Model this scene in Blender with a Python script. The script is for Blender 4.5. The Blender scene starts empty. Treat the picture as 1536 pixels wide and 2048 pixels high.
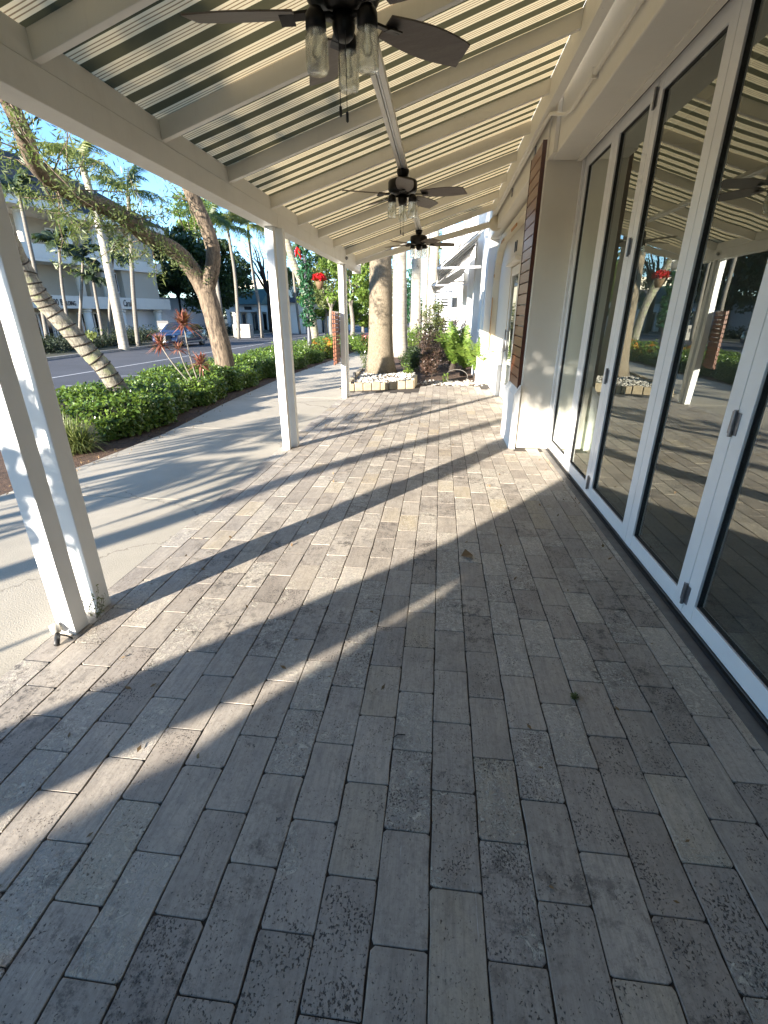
import bpy, math, random
import numpy as np
from mathutils import Vector, Matrix, Quaternion

S = bpy.context.scene
COL = S.collection
rng = np.random.default_rng(7)
random.seed(7)

# ------------------------------------------------------------------ camera
cam_d = bpy.data.cameras.new('camera'); cam = bpy.data.objects.new('camera', cam_d); COL.objects.link(cam)
cam_d.sensor_fit = 'VERTICAL'; cam_d.sensor_height = 36.0; cam_d.lens = 944.5 * 36 / 2048
cam_d.clip_start = 0.05; cam_d.clip_end = 3000
cam.location = (0, 0, 1.5)
YAW, PITCH = math.radians(-6.42), math.radians(22.66)
cam.rotation_euler = (math.pi / 2 - PITCH, 0, -YAW)
S.camera = cam
# ------------------------------------------------------------------ light
SUN_EL = math.radians(13.1)
SH = Vector((-.559, -.829, 0)).normalized()                 # towards the sun, level
w = bpy.data.worlds.new('World'); S.world = w; w.use_nodes = True
sk = w.node_tree.nodes.new('ShaderNodeTexSky'); sk.sky_type = 'NISHITA'; sk.sun_disc = False
sk.sun_elevation = SUN_EL; sk.sun_rotation = math.atan2(SH.x, SH.y)
sk.air_density = .85; sk.dust_density = 0.0; sk.ozone_density = 4.0
bg = w.node_tree.nodes['Background']; bg.inputs[1].default_value = 0.13
hs = w.node_tree.nodes.new('ShaderNodeHueSaturation'); hs.inputs['Saturation'].default_value = 1.0; hs.inputs['Value'].default_value = .84
w.node_tree.links.new(sk.outputs[0], hs.inputs['Color']); w.node_tree.links.new(hs.outputs[0], bg.inputs[0])
sl = bpy.data.lights.new('sun', 'SUN'); sl.energy = 4.8; sl.angle = math.radians(0.5); sl.color = (1.0, .92, .82)
so = bpy.data.objects.new('sun', sl); COL.objects.link(so); so.location = (-20, -30, 20)
sd = Vector((SH.x * math.cos(SUN_EL), SH.y * math.cos(SUN_EL), math.sin(SUN_EL)))
so.rotation_euler = (-sd).to_track_quat('-Z', 'Y').to_euler()
S.view_settings.view_transform = 'Standard'; S.view_settings.look = 'None'
S.view_settings.gamma = 1.0; S.view_settings.use_curve_mapping = False
S.view_settings.exposure = 2.3
S.render.engine = 'CYCLES'
S.cycles.max_bounces = 9; S.cycles.diffuse_bounces = 4; S.cycles.glossy_bounces = 4
S.cycles.transparent_max_bounces = 16; S.cycles.transmission_bounces = 6
S.cycles.caustics_reflective = False; S.cycles.caustics_refractive = False

# ------------------------------------------------------------------ helpers
_f = 944.5
_fw = Vector((math.sin(YAW) * math.cos(PITCH), math.cos(YAW) * math.cos(PITCH), -math.sin(PITCH)))
_r = _fw.cross(Vector((0, 0, 1))).normalized(); _u = _r.cross(_fw)
def sight(px, py, Y):
    """the place a distance Y ahead that was measured at photo pixel px, py"""
    d = _r * ((px - 768) / _f) + _u * ((1024 - py) / _f) + _fw
    return Vector((0, 0, 1.5)) + d * (Y / d.y)

class MB:
    def __init__(s): s.v = []; s.f = []
    def add(s, vs, fs):
        o = len(s.v); s.v += [tuple(v) for v in vs]; s.f += [tuple(i + o for i in f) for f in fs]; return s
    def box(s, x0, x1, y0, y1, z0, z1):
        return s.add([(x0,y0,z0),(x1,y0,z0),(x1,y1,z0),(x0,y1,z0),(x0,y0,z1),(x1,y0,z1),(x1,y1,z1),(x0,y1,z1)],
                     [(3,2,1,0),(4,5,6,7),(0,1,5,4),(1,2,6,5),(2,3,7,6),(3,0,4,7)])
    def obox(s, c, ax, ay, az):
        c, ax, ay, az = map(Vector, (c, ax, ay, az)); vs = []
        for k in (-1, 1):
            for (i, j) in ((-1,-1),(1,-1),(1,1),(-1,1)): vs.append(c + ax*i + ay*j + az*k)
        return s.add(vs, [(3,2,1,0),(4,5,6,7),(0,1,5,4),(1,2,6,5),(2,3,7,6),(3,0,4,7)])
    def beam(s, a, b, w, h, up=(0, 0, 1)):
        a, b = Vector(a), Vector(b); d = b - a; u = Vector(up); r = d.cross(u).normalized(); u = r.cross(d).normalized()
        return s.obox((a + b) / 2, r * w / 2, d / 2, u * h / 2)
    def tube(s, pts, rad, n=8, cap=True, wob=0.0):
        pts = [Vector(p) for p in pts]; m = len(pts)
        if not hasattr(rad, '__len__'): rad = [rad] * m
        t = (pts[1] - pts[0]).normalized()
        ref = Vector((0, 0, 1)) if abs(t.z) < .9 else Vector((1, 0, 0))
        nx = t.cross(ref).normalized(); vs = []
        for i in range(m):
            t = (pts[min(i + 1, m - 1)] - pts[max(i - 1, 0)]).normalized()
            nx = (nx - t * nx.dot(t)).normalized(); ny = t.cross(nx)
            for k in range(n):
                a = 2 * math.pi * k / n; r = rad[i] * (1 + (random.uniform(-wob, wob) if wob else 0))
                vs.append(pts[i] + nx * math.cos(a) * r + ny * math.sin(a) * r)
        fs = [(i*n+k, i*n+(k+1)%n, (i+1)*n+(k+1)%n, (i+1)*n+k) for i in range(m-1) for k in range(n)]
        if cap: fs += [tuple(range(n-1, -1, -1)), tuple((m-1)*n + k for k in range(n))]
        return s.add(vs, fs)
    def lathe(s, prof, c=(0, 0, 0), n=20, ax=None):
        c = Vector(c); vs = []; q = Quaternion() if ax is None else Vector((0,0,1)).rotation_difference(Vector(ax))
        for r, z in prof:
            for k in range(n):
                a = 2*math.pi*k/n; vs.append(c + q @ Vector((r*math.cos(a), r*math.sin(a), z)))
        m = len(prof)
        fs = [(i*n+k, i*n+(k+1)%n, (i+1)*n+(k+1)%n, (i+1)*n+k) for i in range(m-1) for k in range(n)]
        return s.add(vs, fs)
    def prism(s, poly, y0, y1, axis='y'):
        n = len(poly)
        if axis == 'y': vs = [(a, y0, b) for a, b in poly] + [(a, y1, b) for a, b in poly]
        elif axis == 'x': vs = [(y0, a, b) for a, b in poly] + [(y1, a, b) for a, b in poly]
        else: vs = [(a, b, y0) for a, b in poly] + [(a, b, y1) for a, b in poly]
        return s.add(vs, [tuple(range(n)), tuple(range(2*n-1, n-1, -1))] + [(i, (i+1) % n + 0, (i+1) % n + n, i + n) for i in range(n)])
    def mesh(s, name):
        me = bpy.data.meshes.new(name); me.from_pydata(s.v, [], s.f); me.update(); return me
    def build(s, name, mat, parent=None, smooth=False, bevel=0, loc=None):
        me = s.mesh(name)
        return link(name, me, mat, parent, smooth, bevel, loc)

def fixn(me):
    import bmesh
    b = bmesh.new(); b.from_mesh(me); bmesh.ops.recalc_face_normals(b, faces=b.faces); b.to_mesh(me); b.free()

def link(name, me, mat, parent=None, smooth=False, bevel=0, loc=None, fix=True):
    if fix: fixn(me)
    if mat is not None and not me.materials: me.materials.append(mat)
    if smooth: me.shade_smooth() if hasattr(me, 'shade_smooth') else [setattr(p, 'use_smooth', True) for p in me.polygons]
    o = bpy.data.objects.new(name, me); COL.objects.link(o)
    if parent is not None:
        o.parent = parent
        pl = parent
        m = Matrix.Identity(4)
        chain = []
        while pl is not None: chain.append(pl); pl = pl.parent
        for q in reversed(chain): m = m @ Matrix.LocRotScale(q.location, q.rotation_euler, q.scale)
        if loc is None: me.transform(m.inverted())
    if loc is not None: o.location = loc
    if bevel:
        b = o.modifiers.new('bevel', 'BEVEL'); b.width = bevel; b.segments = 2; b.limit_method = 'ANGLE'
    return o

def tag(o, label, cat, group=None, kind=None):
    o['label'] = label; o['category'] = cat
    if group: o['group'] = group
    if kind: o['kind'] = kind
    return o
def thing(name, label, cat, loc=(0, 0, 0), group=None, rz=0):
    o = bpy.data.objects.new(name, None); COL.objects.link(o); o.location = loc; o.rotation_euler = (0, 0, rz)
    o.empty_display_size = .2
    return tag(o, label, cat, group)
def struct(o, label=None):
    o['kind'] = 'structure'
    return o
def copy_tree(o, parent=None):
    c = o.copy(); COL.objects.link(c); c.parent = parent
    for ch in list(o.children): copy_tree(ch, c)
    return c

# node helper ------------------------------------------------------
class NT:
    def __init__(s, name):
        s.m = bpy.data.materials.new(name); s.m.use_nodes = True; s.t = s.m.node_tree
        s.b = s.t.nodes['Principled BSDF']; s.out = s.t.nodes['Material Output']
    def n(s, typ, **kw):
        x = s.t.nodes.new('ShaderNode' + typ)
        for k, v in kw.items(): setattr(x, k, v)
        return x
    def l(s, a, b): s.t.links.new(a, b)
    def put(s, sock, v):
        if isinstance(v, bpy.types.NodeSocket): s.l(v, sock)
        else:
            if sock.type == 'RGBA' and len(v) == 3: v = (*v, 1)
            sock.default_value = v
    def math(s, op, a, b=0.0, c=None, clamp=False):
        x = s.n('Math', operation=op, use_clamp=clamp); s.put(x.inputs[0], a); s.put(x.inputs[1], b)
        if c is not None: s.put(x.inputs[2], c)
        return x.outputs[0]
    def mix(s, f, a, b, mode='MIX'):
        x = s.n('Mix', data_type='RGBA', blend_type=mode); s.put(x.inputs[0], f); s.put(x.inputs[6], a); s.put(x.inputs[7], b)
        return x.outputs[2]
    def pos(s): return s.n('NewGeometry').outputs['Position']
    def obj(s): return s.n('TexCoord').outputs['Object']
    def map(s, vec, sc=(1, 1, 1), loc=(0, 0, 0)):
        x = s.n('Mapping'); s.l(vec, x.inputs[0]); x.inputs['Scale'].default_value = sc; x.inputs['Location'].default_value = loc
        return x.outputs[0]
    def noise(s, vec, scale, detail=3, rough=.55, out='Fac', dist=0):
        x = s.n('TexNoise'); s.l(vec, x.inputs['Vector']); x.inputs['Scale'].default_value = scale
        x.inputs['Detail'].default_value = detail; x.inputs['Roughness'].default_value = rough; x.inputs['Distortion'].default_value = dist
        return x.outputs[out]
    def ramp(s, v, lo, hi, a=0.0, b=1.0):
        x = s.n('MapRange'); s.put(x.inputs[0], v); x.inputs[1].default_value = lo; x.inputs[2].default_value = hi
        x.inputs[3].default_value = a; x.inputs[4].default_value = b
        return x.outputs[0]
    def rand(s): return s.n('ObjectInfo').outputs['Random']
    def bump(s, h, st=.3, d=.01):
        x = s.n('Bump'); x.inputs['Strength'].default_value = st; x.inputs['Distance'].default_value = d; s.l(h, x.inputs['Height'])
        s.l(x.outputs[0], s.b.inputs['Normal']); return x.outputs[0]
    def set(s, col=None, rough=None, metal=None, spec=None):
        if col is not None: s.put(s.b.inputs['Base Color'], col)
        if rough is not None: s.put(s.b.inputs['Roughness'], rough)
        if metal is not None: s.put(s.b.inputs['Metallic'], metal)
        if spec is not None: s.put(s.b.inputs['Specular IOR Level'], spec)
        return s

def noisy(name, a, b, scale=8, rough=.7, detail=4, bump=0, bd=.005, sc=(1,1,1), metal=0, spec=.4, fine=None, world=True):
    t = NT(name); p = t.pos() if world else t.obj(); p = t.map(p, sc)
    n = t.noise(p, scale, detail); f = t.ramp(n, .3, .7)
    c = t.mix(f, a, b)
    if fine: c = t.mix(t.math('MULTIPLY', t.ramp(t.noise(p, fine, 2), .45, .7), .35), c, tuple(x * .45 for x in a))
    t.set(c, rough, metal, spec)
    if bump: t.bump(t.noise(p, scale * 4, 4), bump, bd)
    return t.m

M = {}
# painted timber, plaster
def paint(name, base, dirt=.25, rough=.5, warm=(.30, .25, .18)):
    t = NT(name); p = t.pos()
    d = t.ramp(t.noise(p, 2.3, 5, .65), .52, .8); d2 = t.ramp(t.noise(t.map(p, (9, 9, 1.2)), 3, 4, .7), .55, .8)
    c = t.mix(t.math('MULTIPLY', d, dirt), base, warm)
    c = t.mix(t.math('MULTIPLY', d2, dirt * .7), c, tuple(x * .55 for x in base))
    spots = t.ramp(t.noise(p, 38, 2), .73, .78)
    c = t.mix(t.math('MULTIPLY', spots, dirt * 1.3), c, (.18, .14, .1))
    t.set(c, t.ramp(t.noise(p, 20), .2, .8, rough - .1, rough + .15), 0, .4); t.bump(t.noise(p, 60, 4), .12, .004)
    return t.m
M['paint'] = paint('white_painted_timber', (.73, .70, .63), .2)
M['post'] = paint('white_post_paint', (.80, .80, .77), .12)
M['plaster'] = paint('cream_white_stucco', (.74, .70, .61), .10, .75)
M['plaster_w'] = paint('white_stucco', (.78, .77, .74), .1, .75)
M['trim'] = paint('ivory_trim', (.66, .60, .47), .15, .6)
t = NT('white_aluminium'); t.set(t.mix(t.ramp(t.noise(t.pos(), 5), .4, .8), (.79, .785, .765), (.72, .715, .70)), .38, 0, .5); M['alu'] = t.m
M['steel'] = noisy('hinge_metal', (.30, .30, .31), (.22, .22, .23), 30, .35, metal=.8)
M['rubber'] = noisy('black_gasket', (.012, .012, .013), (.02, .02, .02), 30, .6)
M['track'] = noisy('grey_sill_track', (.20, .19, .17), (.13, .12, .11), 12, .55, metal=.3)
M['bronze'] = noisy('dark_bronze', (.009, .008, .007), (.014, .012, .010), 20, .42, metal=.5)
M['blade'] = noisy('fan_blade', (.105, .085, .07), (.15, .125, .105), 6, .5, sc=(1, 6, 1), fine=60)
M['black'] = noisy('black_plastic', (.02, .02, .02), (.03, .03, .03), 10, .5)
M['gold'] = noisy('raw_wood_shim', (.52, .28, .10), (.40, .20, .07), 14, .7, sc=(1, 1, .2))
M['grout'] = noisy('sandy_grout', (.075, .062, .05), (.03, .025, .02), 40, .95, fine=200)
M['soil'] = noisy('leaf_mulch', (.15, .09, .055), (.06, .038, .026), 18, .95, bump=.9, bd=.03, fine=70)
M['lime'] = noisy('limestone_block', (.43, .355, .24), (.31, .25, .165), 9, .85, bump=.5, fine=50)
M['pebble'] = noisy('river_pebble', (.58, .55, .48), (.34, .31, .26), 14, .7)
M['white'] = noisy('clean_white', (.80, .80, .80), (.76, .76, .76), 5, .5)

# travertine pavers: brick identity from the world grid, so joined and single bricks agree
BX0, BW, BL, BY0 = .036, .1487, .2985, .8375
t = NT('travertine'); p = t.pos(); sp = t.n('SeparateXYZ'); t.l(p, sp.inputs[0])
cx = t.math('FLOOR', t.math('DIVIDE', t.math('SUBTRACT', sp.outputs[0], BX0), BW))
par = t.math('MODULO', t.math('ADD', cx, 1000.0), 2.0)
ry = t.math('FLOOR', t.math('ADD', t.math('DIVIDE', t.math('SUBTRACT', sp.outputs[1], BY0), BL), t.math('MULTIPLY', par, .5)))
cb = t.n('CombineXYZ'); t.l(cx, cb.inputs[0]); t.l(ry, cb.inputs[1])
wn = t.n('TexWhiteNoise', noise_dimensions='3D'); t.l(cb.outputs[0], wn.inputs['Vector'])
sr = t.n('SeparateColor'); t.l(wn.outputs['Color'], sr.inputs[0]); r1, r2, r3 = sr.outputs
# shift the texture per brick
off = t.n('VectorMath', operation='MULTIPLY_ADD'); t.l(wn.outputs['Color'], off.inputs[0]); off.inputs[1].default_value = (7, 9, 5); t.l(p, off.inputs[2]); q = off.outputs[0]
base = t.mix(r1, (.35, .305, .25), (.51, .455, .385))
base = t.mix(t.ramp(r2, .0, .12, 1, 0), base, (.52, .43, .29))
cloud = t.noise(t.map(q, (1, .45, 1)), 11, 6, .66, dist=.6)
base = t.mix(t.ramp(cloud, .35, .72), base, t.mix(r3, (.57, .50, .40), (.37, .315, .26)))
vein = t.noise(t.map(q, (14, 1.1, 1)), 5, 7, .8)
base = t.mix(t.math('MULTIPLY', t.ramp(vein, .46, .66), .38), base, (.15, .135, .115))
pz = t.noise(t.map(q, (1, .75, 1)), 165, 3, .6, dist=.3); pm = t.noise(q, 10, 2)
p2 = t.math('MULTIPLY', t.math('SUBTRACT', t.noise(t.map(q, (1, .7, 1)), 70, 2, .55, dist=.6), t.math('SUBTRACT', .80, t.math('MULTIPLY', t.ramp(r2, .6, 1), .07))), 20.0, clamp=True)
thr = t.math('SUBTRACT', .705, t.math('ADD', t.math('MULTIPLY', t.ramp(pm, .35, .7), .13), t.math('MULTIPLY', t.ramp(r3, .3, 1), .07)))
pit = t.math('MAXIMUM', p2, t.math('MULTIPLY', t.math('SUBTRACT', pz, thr), 18.0, clamp=True))
fz = t.noise(t.map(q, (1, .5, 1)), 210, 2, .5); fp = t.math('MULTIPLY', t.math('SUBTRACT', fz, .66), 9.0, clamp=True)
big = t.noise(t.map(q, (1, .5, 1)), 17, 5, .75); bp = t.math('MULTIPLY', t.math('SUBTRACT', big, .80), 26.0, clamp=True)
stn = t.noise(p, 1.7, 5, .7); stain = t.ramp(stn, .5, .78)
grime = t.math('MULTIPLY', t.ramp(t.noise(p, 14, 7, .8), .50, .60), t.ramp(t.math('ADD', t.math('MULTIPLY', r2, .5), t.math('MULTIPLY', t.ramp(t.noise(p, 1.3, 3), .4, .62), .8)), .55, 1.1))
chalk = t.math('MULTIPLY', t.ramp(t.noise(q, 36, 6, .8, dist=1.4), .50, .60), t.math('MULTIPLY', t.ramp(r2, .80, .86, 1, 1), t.math('GREATER_THAN', t.math('ADD', r1, t.math('MULTIPLY', t.ramp(t.noise(p, 1.1), .4, .65), .35)), 0.79)))
base = t.mix(t.math('MULTIPLY', t.ramp(t.noise(q, 50, 7, .85), .47, .62), .33), base, (.16, .14, .12))
c = t.mix(t.math('MULTIPLY', stain, .45), base, (.12, .10, .085))
c = t.mix(t.math('MULTIPLY', grime, .8), c, (.075, .068, .06))
c = t.mix(t.math('MULTIPLY', chalk, .75), c, (.70, .65, .52))
scr = t.math('MULTIPLY', t.ramp(t.noise(t.map(q, (40, 1.2, 1)), 3, 2), .70, .74), t.ramp(t.noise(q, 7, 2), .55, .65))
c = t.mix(t.math('MULTIPLY', scr, .5), c, (.66, .64, .58))
c = t.mix(t.math('MULTIPLY', fp, .55), c, (.10, .085, .07))
c = t.mix(t.math('MULTIPLY', pit, .8), c, (.045, .036, .03))
c = t.mix(t.math('MULTIPLY', bp, .9), c, (.035, .028, .024))
t.set(c, t.ramp(cloud, .3, .7, .62, .85), 0, .3)
hh = t.math('SUBTRACT', t.math('ADD', t.math('MULTIPLY', t.noise(q, 45, 5, .65), .35), t.math('MULTIPLY', chalk, .5)), t.math('ADD', t.math('MULTIPLY', pit, .8), t.math('MULTIPLY', bp, 1.4)))
t.bump(hh, .8, .004); M['trav'] = t.m

# concrete
t = NT('broomed_concrete'); p = t.pos()
c = t.mix(t.ramp(t.noise(p, 1.3, 5, .7), .35, .7), (.47, .42, .33), (.39, .35, .275))
c = t.mix(t.math('MULTIPLY', t.ramp(t.noise(p, 160, 2), .52, .72), .35), c, (.17, .155, .13))
c = t.mix(t.math('MULTIPLY', t.ramp(t.noise(p, 9, 6, .8), .6, .8), .5), c, (.22, .19, .15))
vo = t.n('TexVoronoi', feature='DISTANCE_TO_EDGE'); vo.inputs['Scale'].default_value = .42
wv = t.n('VectorMath', operation='MULTIPLY_ADD'); t.l(t.noise(p, 3, 5, .7, out='Color'), wv.inputs[0]); wv.inputs[1].default_value = (.5, .5, 0); t.l(p, wv.inputs[2]); t.l(wv.outputs[0], vo.inputs['Vector'])
ck = t.ramp(vo.outputs['Distance'], .0, .006, 1, 0); c = t.mix(t.math('MULTIPLY', ck, .6), c, (.12, .10, .08))
c = t.mix(t.math('MULTIPLY', t.ramp(t.noise(p, .6, 5, .7), .5, .75), .35), c, (.22, .19, .145))
t.set(c, .85, 0, .3); t.bump(t.noise(p, 120, 4), .5, .004); M['conc'] = t.m
M['curb'] = noisy('kerb_concrete', (.36, .34, .30), (.25, .235, .21), 4, .85, bump=.4)
t = NT('asphalt'); p = t.pos()
c = t.mix(t.ramp(t.noise(p, .5, 5), .35, .7), (.075, .078, .085), (.055, .057, .062))
c = t.mix(t.math('MULTIPLY', t.ramp(t.noise(p, 90, 2), .5, .7), .5), c, (.11, .11, .11))
t.set(c, .8, 0, .35); t.bump(t.noise(p, 80, 3), .5, .006); M['asph'] = t.m
M['line'] = noisy('road_marking', (.62, .62, .60), (.42, .42, .41), 6, .7, fine=50)

# awning canvas
t = NT('striped_awning_canvas'); p = t.pos(); sp = t.n('SeparateXYZ'); t.l(p, sp.inputs[0])
wob = t.math('MULTIPLY', t.math('SUBTRACT', t.noise(t.map(p, (.7, 1, 1)), 1.5, 2), .5), .02)
ph = t.math('FRACT', t.math('DIVIDE', t.math('ADD', t.math('SUBTRACT', sp.outputs[1], 2.517 - 17.6), wob), .176))
dark = t.math('LESS_THAN', ph, .46)
def linem(c0, hw): return t.math('LESS_THAN', t.math('ABSOLUTE', t.math('SUBTRACT', ph, c0)), hw)
ln = t.math('MAXIMUM', t.math('MAXIMUM', linem(.60, .020), linem(.73, .022)), linem(.86, .020))
cc = t.mix(ln, (.68, .57, .35), (.24, .16, .085)); cc = t.mix(dark, cc, (.072, .066, .034))
cc = t.mix(t.math('MULTIPLY', t.ramp(t.noise(p, 3, 5, .7), .5, .8), .25), cc, (.10, .08, .05))
t.set(cc, .85, 0, .1)
tr = t.n('BsdfTranslucent'); t.l(cc, tr.inputs[0]); mx = t.n('MixShader'); mx.inputs[0].default_value = .35
t.l(t.b.outputs[0], mx.inputs[1]); t.l(tr.outputs[0], mx.inputs[2]); t.l(mx.outputs[0], t.out.inputs[0])
t.bump(t.noise(p, 400, 1), .1, .001); M['canvas'] = t.m

# glass of the doors: coated double glazing, slightly wavy
t = NT('coated_door_glass'); p = t.pos()
bmp = t.n('Bump'); bmp.inputs['Strength'].default_value = .2; bmp.inputs['Distance'].default_value = .007
t.l(t.noise(t.map(p, (1, 1, .7)), 1.6, 1), bmp.inputs['Height'])
fr = t.n('Fresnel'); fr.inputs[0].default_value = 3.1; t.l(bmp.outputs[0], fr.inputs['Normal'])
gl = t.n('BsdfGlossy'); gl.inputs['Roughness'].default_value = .004; gl.inputs[0].default_value = (.86, .90, .84, 1); t.l(bmp.outputs[0], gl.inputs['Normal'])
tp = t.n('BsdfTransparent'); tp.inputs[0].default_value = (.48, .56, .49, 1)
mx = t.n('MixShader'); t.l(t.math('ADD', fr.outputs[0], .04, clamp=True), mx.inputs[0]); t.l(tp.outputs[0], mx.inputs[1]); t.l(gl.outputs[0], mx.inputs[2])
sm_ = t.n('BsdfDiffuse'); sm_.inputs[0].default_value = (.5, .52, .48, 1); m2_ = t.n('MixShader'); t.l(t.ramp(t.noise(t.map(p, (1, 1, .5)), 5, 6, .7), .35, .75, .015, .075), m2_.inputs[0]); t.l(mx.outputs[0], m2_.inputs[1]); t.l(sm_.outputs[0], m2_.inputs[2]); t.l(m2_.outputs[0], t.out.inputs[0])
M['pane'] = t.m
t = NT('jar_glass'); t.set((.92, .94, .93), .05, 0, .5); t.b.inputs['Transmission Weight'].default_value = 1.0; t.b.inputs['IOR'].default_value = 1.35
t.bump(t.noise(t.obj(), 22, 3), .35, .01)
tp = t.n('BsdfTransparent'); tp.inputs[0].default_value = (.93, .94, .93, 1); mx = t.n('MixShader'); mx.inputs[0].default_value = .45
t.l(tp.outputs[0], mx.inputs[1]); t.l(t.b.outputs[0], mx.inputs[2]); t.l(mx.outputs[0], t.out.inputs[0]); M['jar'] = t.m
t = NT('dark_window_glass'); t.set((.012, .015, .018), .06, 0, .8); M['wglass'] = t.m

def wood(name, a, b):
    t = NT(name); p = t.pos()
    g = t.noise(t.map(p, (3, 3, 22)), 2.5, 5, .6, dist=.8)
    c = t.mix(t.ramp(g, .3, .7), a, b); c = t.mix(t.math('MULTIPLY', t.rand(), .45), c, tuple(x * .5 for x in a))
    t.set(c, .33, 0, .5); t.bump(g, .15, .003); return t.m
M['wood'] = wood('varnished_mahogany', (.25, .085, .035), (.14, .045, .018))
M['wood_d'] = wood('dark_mahogany', (.10, .03, .014), (.06, .018, .010))

def leafm(name, a, b, tr=.35, rough=.45):
    t = NT(name); g = t.n('NewGeometry'); p = g.outputs['Position']
    r = g.outputs['Random Per Island']
    c = t.mix(r, a, b); c = t.mix(t.ramp(t.noise(p, .9, 3), .35, .65, 0, .5), c, tuple(x * .55 for x in a))
    t.set(c, rough, 0, .4)
    x = t.n('BsdfTranslucent'); t.l(t.mix(.35, c, (.22, .30, .03)), x.inputs[0]); mx = t.n('MixShader'); mx.inputs[0].default_value = tr
    t.l(t.b.outputs[0], mx.inputs[1]); t.l(x.outputs[0], mx.inputs[2]); t.l(mx.outputs[0], t.out.inputs[0]); return t.m
M['hedge'] = leafm('hedge_leaf', (.06, .12, .022), (.17, .25, .04), .3, .3)
M['dark_leaf'] = leafm('dark_leaf', (.022, .040, .014), (.045, .075, .022), .25)
M['vdark'] = leafm('shade_leaf', (.010, .018, .008), (.022, .036, .012), .1, .7)
M['olive'] = leafm('olive_leaf', (.085, .12, .035), (.18, .20, .07), .4)
M['bright'] = leafm('bright_leaf', (.10, .19, .03), (.24, .32, .06), .45)
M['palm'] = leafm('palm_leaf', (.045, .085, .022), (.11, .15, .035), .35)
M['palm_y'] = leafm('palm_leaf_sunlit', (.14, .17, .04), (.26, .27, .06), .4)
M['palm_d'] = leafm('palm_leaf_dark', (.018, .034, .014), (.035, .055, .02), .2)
M['red_leaf'] = leafm('ti_leaf', (.22, .05, .04), (.40, .20, .14), .35)
M['red_bush'] = leafm('copper_leaf', (.07, .035, .028), (.15, .10, .07), .3)
M['croton'] = leafm('croton_leaf', (.40, .10, .02), (.34, .28, .03), .35)
M['pink'] = leafm('pink_leaf', (.45, .10, .12), (.30, .09, .07), .35)
M['red'] = leafm('poinsettia_petal', (.62, .01, .02), (.45, .008, .015), .3)
M['ribbon'] = noisy('red_ribbon', (.55, .015, .015), (.42, .01, .01), 10, .4)
M['garland'] = leafm('garland_needle', (.012, .06, .022), (.03, .12, .045), .15)
M['grass'] = leafm('grass_blade', (.13, .17, .05), (.26, .28, .10), .35)
M['dry'] = leafm('dry_leaf', (.20, .12, .06), (.34, .22, .11), .2, .8)

def bark(name, a, b, sc=(1, 1, .25), scale=16, rings=None, bump=.9, lich=None):
    t = NT(name); p = t.pos(); g = t.noise(t.map(p, sc), scale, 6, .7, dist=.6)
    c = t.mix(t.ramp(g, .38, .62), b, a)
    c = t.mix(t.ramp(t.noise(p, 1.5, 4, .7), .4, .7, 0, .55), c, tuple(x * .5 for x in a))
    if lich: c = t.mix(t.ramp(t.noise(p, 5, 4, .7), .5, .62, 0, .7), c, lich)
    h = g
    if rings:
        sp = t.n('SeparateXYZ'); t.l(p, sp.inputs[0])
        r = t.math('FRACT', t.math('ADD', t.math('MULTIPLY', sp.outputs[2], rings), t.math('MULTIPLY', t.noise(p, 3), .5)))
        rr = t.math('LESS_THAN', r, .1); c = t.mix(t.math('MULTIPLY', rr, .35), c, tuple(x * .5 for x in b))
        h = t.math('SUBTRACT', g, t.math('MULTIPLY', rr, .5))
    t.set(c, .85, 0, .2); t.bump(h, bump, .02); return t.m
M['bark'] = bark('furrowed_bark', (.23, .175, .12), (.045, .034, .026), (1, 1, .22), 26, None, 1.0)
M['bark_d'] = bark('dark_bark', (.07, .055, .042), (.03, .024, .02))
M['royal'] = bark('royal_palm_bark', (.38, .35, .29), (.29, .265, .215), (1, 1, 2.5), 5, 4, .25)
M['royal_b'] = bark('royal_palm_base_bark', (.25, .205, .145), (.13, .105, .07), (1, 1, .6), 34, None, .7)
M['coco'] = bark('coconut_palm_bark', (.31, .285, .225), (.12, .105, .08), (1, 1, .45), 20, 7, 1.0, (.24, .26, .13))
M['slim'] = bark('slim_palm_bark', (.22, .20, .17), (.15, .135, .11), (1, 1, 2), 8, 6, .3)

# foliage generators -----------------------------------------------
def leaves_mesh(name, pts, size, stretch=1.8, up=0.35, vary=.4, mat=None, nrm=None):
    """one folded 2-triangle-pair leaf at each point"""
    n = len(pts); pts = np.asarray(pts, float)
    d = rng.normal(size=(n, 3)); d[:, 2] -= .2; d /= np.linalg.norm(d, axis=1)[:, None]
    nn = rng.normal(size=(n, 3)) + np.array([0, 0, up * 3])
    if nrm is not None: nn = nn + nrm
    s = np.cross(d, nn); s /= np.linalg.norm(s, axis=1)[:, None] + 1e-9
    L = size * (1 + vary * rng.uniform(-1, 1, n))[:, None]; W = L / stretch
    v = np.empty((n, 4, 3)); v[:, 0] = pts - d * L / 2; v[:, 1] = pts + s * W / 2; v[:, 2] = pts + d * L / 2; v[:, 3] = pts - s * W / 2
    return quads(name, v.reshape(-1, 3), mat)
def quads(name, v, mat):
    n = len(v) // 4; me = bpy.data.meshes.new(name); me.vertices.add(len(v)); me.vertices.foreach_set('co', np.ascontiguousarray(v, dtype=np.float32).ravel())
    me.loops.add(4 * n); me.loops.foreach_set('vertex_index', np.arange(4 * n, dtype=np.int32))
    me.polygons.add(n); me.polygons.foreach_set('loop_start', np.arange(n, dtype=np.int32) * 4); me.polygons.foreach_set('loop_total', np.full(n, 4, np.int32))
    me.update(calc_edges=True)
    if mat: me.materials.append(mat)
    return me
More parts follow.
